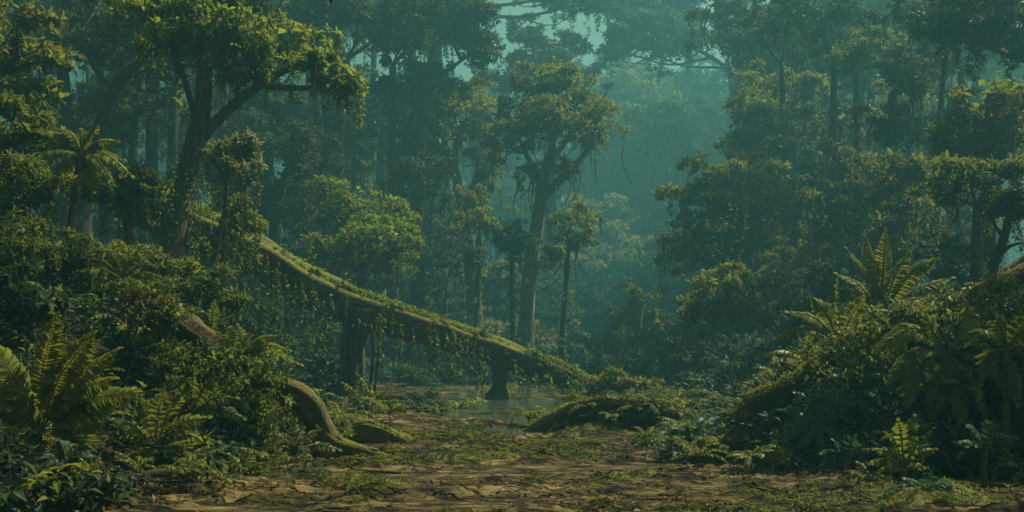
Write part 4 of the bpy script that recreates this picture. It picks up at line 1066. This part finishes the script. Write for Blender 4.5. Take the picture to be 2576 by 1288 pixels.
for side, lf, lab, cnt in ((-1, 'dark', 'dim undergrowth in the forest behind the left bank', 230), (1, 'teal', 'dim undergrowth in the forest behind the right bank', 230)):
    mm = MB()
    for k in range(cnt):
        y = 30 + 60 * rng.uniform() ** 1.2
        l, r = edges(np.array(y))
        x = (float(l) - rng.uniform(0, 1) ** .9 * (y * .62 - 4)) if side < 0 else (float(r) + rng.uniform(0, 1) ** .9 * (y * .62 - 4))
        s = rng.uniform(.7, 1.7) * (1 + (y - 30) * .012) * SD(y) / y
        crown_lobe(mm, np.array([x * SD(y) / y, SD(y), Hz(x * SD(y) / y, SD(y)) + s * .45]), np.array([s, s, s * .75]), .30 * (1 + (y - 30) * .02) * SD(y) / y, .8, 9)
    tag(mm.build('undergrowth', LF[lf]), lab, 'undergrowth', kind='stuff')

mm = MB()
for k in range(150):
    y = rng.uniform(46, 110)
    u = rng.uniform(950, 1900)
    x = (u - U0) / FPX * y
    s = rng.uniform(.6, 1.5) * (1 + (y - 46) * .012)
    crown_lobe(mm, np.array([x, y, Hz(x, y) + s * .4]), np.array([s * 1.2, s, s * .8]), .30 + (y - 46) * .006, .9, 9)
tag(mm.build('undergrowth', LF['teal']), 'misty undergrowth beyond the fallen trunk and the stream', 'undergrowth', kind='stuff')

mm = MB()
for k in range(620):
    y = SD(rng.uniform(96, 148))
    u = rng.uniform(-150, 2730)
    top = np.interp(u, [-200, 900, 1150, 1300, 1500, 1750, 1950, 2100, 2800], [160, 160, 330, 400, 440, 330, 200, 160, 160])
    v = rng.uniform(top, 900)
    x = (u - U0) / FPX * y
    z = EYE + (V0 - v) / FPX * y
    s = rng.uniform(5, 10)
    crown_lobe(mm, np.array([x, y, z]), np.array([s * 1.3, s, s * .75]), 2.1, .8, 8, fill=False)
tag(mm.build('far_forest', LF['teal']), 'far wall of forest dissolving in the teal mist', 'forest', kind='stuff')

# moss tufts and leaf litter on the bare ground
n = 26000
x = rng.uniform(-7, 8, n); y = rng.uniform(9, 24, n)
ok = moss_mask(x, y) > .55
x, y = x[ok], y[ok]
l, r = edges(y); ok = (x > l - .5) & (x < r + .5) & (H(x, y) > -.05); x, y = x[ok], y[ok]
mm = MB()
tufts(mm, np.stack([x, y, H(x, y) + .005], -1), np.stack([rng.normal(0, .2, len(x)), rng.normal(0, .2, len(x)), np.ones(len(x))], -1), rng.uniform(.025, .07, len(x)), 6, .4, .15)
tag(mm.build('moss_tufts', LF['olive']), 'low moss and seedling tufts in patches on the bare ground', 'moss', kind='stuff')
n = 12000
x = rng.uniform(-7, 9, n); y = rng.uniform(9.2, 22, n)
l, r = edges(y); ok = (x > l - .5) & (x < r + .8) & (H(x, y) > -.05); x, y = x[ok], y[ok]; n = len(x)
mm = MB()
d = rng.normal(0, 1, (n, 3)); d[:, 2] *= .25
leaves(mm, np.stack([x, y, H(x, y) + .02], -1), d, rng.normal(0, .3, (n, 3)) + [0, 0, 1], rng.uniform(.03, .10, n), rng.uniform(.015, .05, n))
tag(mm.build('leaf_litter', LF['litter']), 'brown fallen leaves littering the bare ground', 'leaf litter', kind='stuff')


# leafy creepers draped over the old logs and mounds
def creeper(pts, D, n, wid, drop, leaf, label, rad=(.05, .12), big=True):
    c = spline([to3(D, p) for p in pts], 80)
    k = rng.integers(0, 80, n)
    f = rng.uniform(0, 1, n) ** 1.4
    off = np.stack([rng.normal(0, px(wid, D) * .5, n), -np.abs(rng.normal(0, px(wid, D) * .35, n)) - px(wid, D) * (.35 - .25 * (f < .15)), -f * px(drop, D) + px(wid, D) * .55 * (f < .15)], -1)
    p = c[k] + off
    gz = H(p[:, 0], p[:, 1]) + .04
    p[:, 2] = np.maximum(p[:, 2], gz)
    keep = nz(p[:, 0], p[:, 1], p[:, 2], 1.1, 6) > -.25
    p = p[keep]; q = len(p)
    mm = MB()
    tufts(mm, p, np.stack([rng.normal(0, .4, q), rng.normal(-.7, .3, q), rng.normal(.5, .3, q)], -1), rng.uniform(*rad, q), 6, .45, .55, big)
    return tag(mm.build('creeper', LF[leaf]), label, 'creeper', kind='stuff')


creeper([(330, 720), (420, 785), (520, 855), (620, 925), (700, 985)], 15.3, 900, 60, 190, 'green', 'leafy creeper draped over the old mossy log on the left bank')
creeper([(400, 760), (520, 850), (620, 915), (690, 970)], 15.1, 260, 60, 170, 'gold', 'yellow-green creeper leaves scattered over the old mossy log')
creeper([(2060, 930), (2150, 860), (2260, 800), (2400, 775), (2560, 720)], 14.5, 1500, 70, 260, 'blade', 'leafy creeper draped over the right-hand mound')
creeper([(2040, 950), (2150, 870), (2280, 810), (2420, 800), (2560, 760)], 14.2, 420, 70, 240, 'gold', 'yellow-green creeper leaves scattered over the right-hand mound')


for k in range(34):
    u = rng.uniform(560, 1240)
    vine('thin pale liana hanging in the forest behind the fallen trunk', 'lianas behind the fallen trunk', u, rng.uniform(330, 560), rng.uniform(40, 52), rng.uniform(110, 260), 'pale', 2.0, w=2.2, lv_n=22, ls=8)
for k in range(12):
    u = rng.uniform(1300, 1500)
    vine('thin liana hanging from the tallest middle tree', 'lianas of the tallest middle tree', u, rng.uniform(370, 450), 48, rng.uniform(60, 190), 'olive', 1.6, w=1.8, lv_n=12, ls=8)
for k in range(16):
    u = rng.uniform(1730, 2060)
    vine('thin gold-lit liana hanging down the right-hand trees', 'lianas of the right-hand trees', u, rng.uniform(450, 660), rng.uniform(33, 42), rng.uniform(80, 200), 'gold', 1.8, w=2, lv_n=18, ls=8)


# ferns and drooping sprays that fill the banks
def bank_fern(label, group, u, v, D, leaf, size, n, pairs=13):
    b = P(u, v, D); b[2] = Hz(b[0], b[1]) + rng.uniform(.05, .3)
    root = empty('bank_fern', (b[0], b[1], Hz(b[0], b[1])), label, 'fern', group)
    m = MB()
    tube(m, [b - [0, 0, .4], b], [.012, .008], n=5, sides=6)
    m.build('stem', BK['vine'], root)
    m = MB()
    for k in range(n):
        az = 6.28 * k / n + rng.uniform(-.35, .35)
        frond(m, b, az, rng.uniform(.35, 1.25), px(size, D) * rng.uniform(.65, 1.25), rng.uniform(1.0, 2.1), pairs, px(size * .2, D), px(size * .085, D), .35, .45, px(1.6, D), True, .14, rng.uniform(-.5, .5))
    m.build('foliage', [LF[leaf], BK['vine']], root)


for k in range(34):
    D_ = rng.uniform(11.5, 21)
    l, r = edges(np.array(D_))
    x = float(l) - rng.uniform(.1, 1) * (D_ * .52 + float(l))
    bank_fern('leafy fern among the undergrowth of the left bank', 'ferns on the left bank', x / D_ * FPX + U0, 900, D_, ['fern', 'olive', 'tealfern', 'blade', 'green'][k % 5], rng.uniform(60, 120), int(rng.integers(7, 11)), int(rng.integers(9, 16)))
for k in range(34):
    D_ = rng.uniform(12.5, 20)
    l, r = edges(np.array(D_))
    x = float(r) + rng.uniform(.05, 1) * (D_ * .52 - float(r))
    bank_fern('leafy fern among the undergrowth of the right bank', 'ferns on the right bank', x / D_ * FPX + U0, 900, D_, ['tealfern', 'blade', 'olive', 'fern', 'green'][k % 5], rng.uniform(60, 120), int(rng.integers(7, 11)), int(rng.integers(9, 16)))
for k, u in enumerate([560, 690, 780, 850, 985, 1100, 1200, 1330]):
    v, d = logv(u)
    b = P(u, v - 34 + k * 1.5, d - .2)
    root = empty('log_fern', b, 'small fern growing on the back of the fallen trunk', 'fern', 'ferns growing on the fallen trunk')
    m = MB()
    for q in range(9):
        frond(m, b, q * .7 + rng.uniform(-.3, .3), rng.uniform(.5, 1.3), px(rng.uniform(30, 58), d), rng.uniform(1.2, 2.2), 11, px(11, d), px(5, d), .35, .45, px(1.3, d), False, .12, rng.uniform(-.5, .5))
    m.build('foliage', [LF[['olive', 'gold', 'fern'][k % 3]], BK['vine']], root)
for k, (u, D_) in enumerate([(1480, 21), (1540, 20.8), (1600, 20.9), (1660, 21), (1720, 20.8), (1450, 21.6), (1570, 22.2)]):
    bank_fern('drooping leafy plant on the root mound in the middle', 'plants on the middle root mound', u, 1000, D_, ['olive', 'gold', 'green'][k % 3], rng.uniform(50, 80), 10, 9)
for k in range(18):
    D_ = rng.uniform(11.3, 19)
    l, r = edges(np.array(D_)); x = float(l) + rng.uniform(-.3, .7)
    bank_fern('low fern reaching from the left bank over the bare ground', 'low ferns along the left edge of the bare ground', x / D_ * FPX + U0, 1000, D_, ['olive', 'green', 'blade', 'dark'][k % 4], rng.uniform(50, 90), 9, 10)
for k in range(18):
    D_ = rng.uniform(12.8, 19)
    l, r = edges(np.array(D_)); x = float(r) + rng.uniform(-.7, .3)
    bank_fern('low fern reaching from the right bank over the bare ground', 'low ferns along the right edge of the bare ground', x / D_ * FPX + U0, 1000, D_, ['olive', 'green', 'blade', 'tealfern'][k % 4], rng.uniform(50, 90), 9, 10)
for k in range(9):
    u = 1490 + rng.uniform(-40, 70)
    bank_fern('leafy plant growing round the root end of the fallen trunk', 'plants round the root end of the fallen trunk', u, 1000, rng.uniform(33, 36), ['olive', 'gold', 'dark'][k % 3], rng.uniform(45, 75), 10, 9)
for k in range(16):
    u = [1330, 1400, 1620, 1690, 1760, 1800, 1100, 1040, 980, 1150, 1700, 1580, 860, 900, 1240, 1840][k]
    D_ = [22, 22.5, 21, 21.5, 22, 23, 26, 27, 22, 29, 26, 27, 20, 19, 36, 20][k]
    bank_fern('small leafy plant at the edge of the stream', 'small plants along the stream', u, 1000, D_, ['olive', 'gold', 'green', 'dark'][k % 4], rng.uniform(55, 95), 10, 9)

# hummocks of moss and small fallen sticks on the open ground
for k in range(26):
    y = rng.uniform(10.6, 21)
    l, r = edges(np.array(y)); x = rng.uniform(max(float(l), -.45 * y) - .2, min(float(r), .45 * y) + .2)
    mm = MB()
    R_ = rng.uniform(.18, .5)
    n = int(220 * R_ / .3)
    a = rng.uniform(0, 6.28, n); q = np.sqrt(rng.uniform(0, 1, n))
    px_, py_ = x + np.cos(a) * q * R_ * 1.7, y + np.sin(a) * q * R_ * .8
    z = H(px_, py_) + (1 - q ** 2) * R_ * .3
    tufts(mm, np.stack([px_, py_, z], -1), np.stack([np.cos(a) * q, np.sin(a) * q, np.full(n, .7)], -1), rng.uniform(.02, .055, n), 6, .42, .3)
    th = np.linspace(0, 6.28, 17)[:-1]
    base = np.vstack([[[x, y, Hz(x, y) + R_ * .27]]] + [np.stack([x + np.cos(th) * R_ * 1.7 * f, y + np.sin(th) * R_ * .8 * f, H(x + np.cos(th) * R_ * 1.7 * f, y + np.sin(th) * R_ * .8 * f) + (1 - f * f) * R_ * .27 - (.02 if f == 1 else 0)], -1) for f in (.5, 1)])
    fa = [np.stack([np.zeros(16, int), 1 + np.arange(16), 1 + (np.arange(16) + 1) % 16], -1), np.stack([1 + np.arange(16), 17 + np.arange(16), 17 + (np.arange(16) + 1) % 16, 1 + (np.arange(16) + 1) % 16], -1)]
    mm.add(base, fa, 1)
    o = mm.build('moss_hummock', [LF[['dark', 'green', 'dark'][k % 3]], BK['mossy']], origin=(x, y, Hz(x, y)))
    tag(o, 'low mossy hummock on the bare ground', 'moss hummock', 'mossy hummocks on the bare ground')
for k in range(30):
    y = rng.uniform(10.2, 20)
    l, r = edges(np.array(y)); x = rng.uniform(max(float(l), -.5 * y), min(float(r), .5 * y))
    a = rng.normal(0, .5) + (3.14 if k % 2 else 0); L = rng.uniform(.25, 1.0)
    pts = []
    for f in (0, .35, .7, 1):
        xx, yy = x + math.cos(a) * L * f + rng.normal(0, .03), y + math.sin(a) * L * f + rng.normal(0, .03)
        pts.append((xx, yy, Hz(xx, yy) + .018))
    mm = MB(); w_ = rng.uniform(.008, .026)
    tube(mm, pts, [w_, w_ * .8, w_ * .4], n=12, sides=6, rough=.15)
    tag(mm.build('fallen_stick', BK['root'], origin=pts[0]), 'dry brown stick lying on the bare ground', 'stick', 'sticks on the bare ground')

# ------------------------------------------------------------------ haze, light, camera
mb = MB()
x0, x1, y0, y1, z0, z1 = -522, 522, -32, 762, -2.2, 122
mb.add([[x0, y0, z0], [x1, y0, z0], [x1, y1, z0], [x0, y1, z0], [x0, y0, z1], [x1, y0, z1], [x1, y1, z1], [x0, y1, z1]],
       np.array([[3, 2, 1, 0], [4, 5, 6, 7], [0, 1, 5, 4], [1, 2, 6, 5], [2, 3, 7, 6], [3, 0, 4, 7]]))
hm, nt, out = newmat('haze_air')
pv = nt.nodes.new('ShaderNodeVolumePrincipled')
pv.inputs['Color'].default_value = (.17, .60, .78, 1)
pv.inputs['Density'].default_value = .0032
pv.inputs['Anisotropy'].default_value = 0.4
nt.links.new(pv.outputs[0], out.inputs['Volume'])
tag(mb.build('haze', hm), 'teal mist hanging through the whole forest', 'haze', kind='stuff')

SUN_EL, SUN_AZ = R(56), R(62)
w = bpy.data.worlds.new('World'); SC.world = w
w.use_nodes = True
nt = w.node_tree
bg = nt.nodes['Background']
sky = nt.nodes.new('ShaderNodeTexSky'); sky.sky_type = 'NISHITA'; sky.sun_disc = False
sky.sun_elevation = SUN_EL; sky.sun_rotation = SUN_AZ
sky.dust_density = 6.0
mx = nt.nodes.new('ShaderNodeMix'); mx.data_type = 'RGBA'; mx.blend_type = 'MULTIPLY'; mx.inputs[0].default_value = 1
mx.inputs[7].default_value = (.78, .62, .30, 1)
nt.links.new(sky.outputs[0], mx.inputs[6]); nt.links.new(mx.outputs[2], bg.inputs[0])
bg.inputs[1].default_value = .052

sl = bpy.data.lights.new('sun', 'SUN'); sl.energy = 5.0; sl.angle = R(.5); sl.color = (1, .89, .60)
so = bpy.data.objects.new('sun', sl); COL.objects.link(so)
dv = Vector((math.sin(SUN_AZ) * math.cos(SUN_EL), math.cos(SUN_AZ) * math.cos(SUN_EL), math.sin(SUN_EL)))
so.rotation_euler = (-dv).to_track_quat('-Z', 'Y').to_euler()
so.location = (0, 60, 80)

cam = bpy.data.cameras.new('camera'); co = bpy.data.objects.new('camera', cam); COL.objects.link(co)
co.location = (0, 0, EYE); co.rotation_euler = (R(90), 0, 0)
cam.sensor_width = 36; cam.lens = 36 * FPX / 2576; cam.shift_y = (V0 - 644) / 2576
cam.clip_end = 2000
SC.camera = co

SC.view_settings.view_transform = 'Standard'
SC.view_settings.look = 'None'
SC.view_settings.exposure = 1.05
SC.view_settings.gamma = 1
SC.cycles.use_denoising = True
SC.cycles.max_bounces = 6
SC.cycles.diffuse_bounces = 3
SC.cycles.transmission_bounces = 3
SC.cycles.volume_bounces = 0
SC.cycles.sample_clamp_indirect = 4
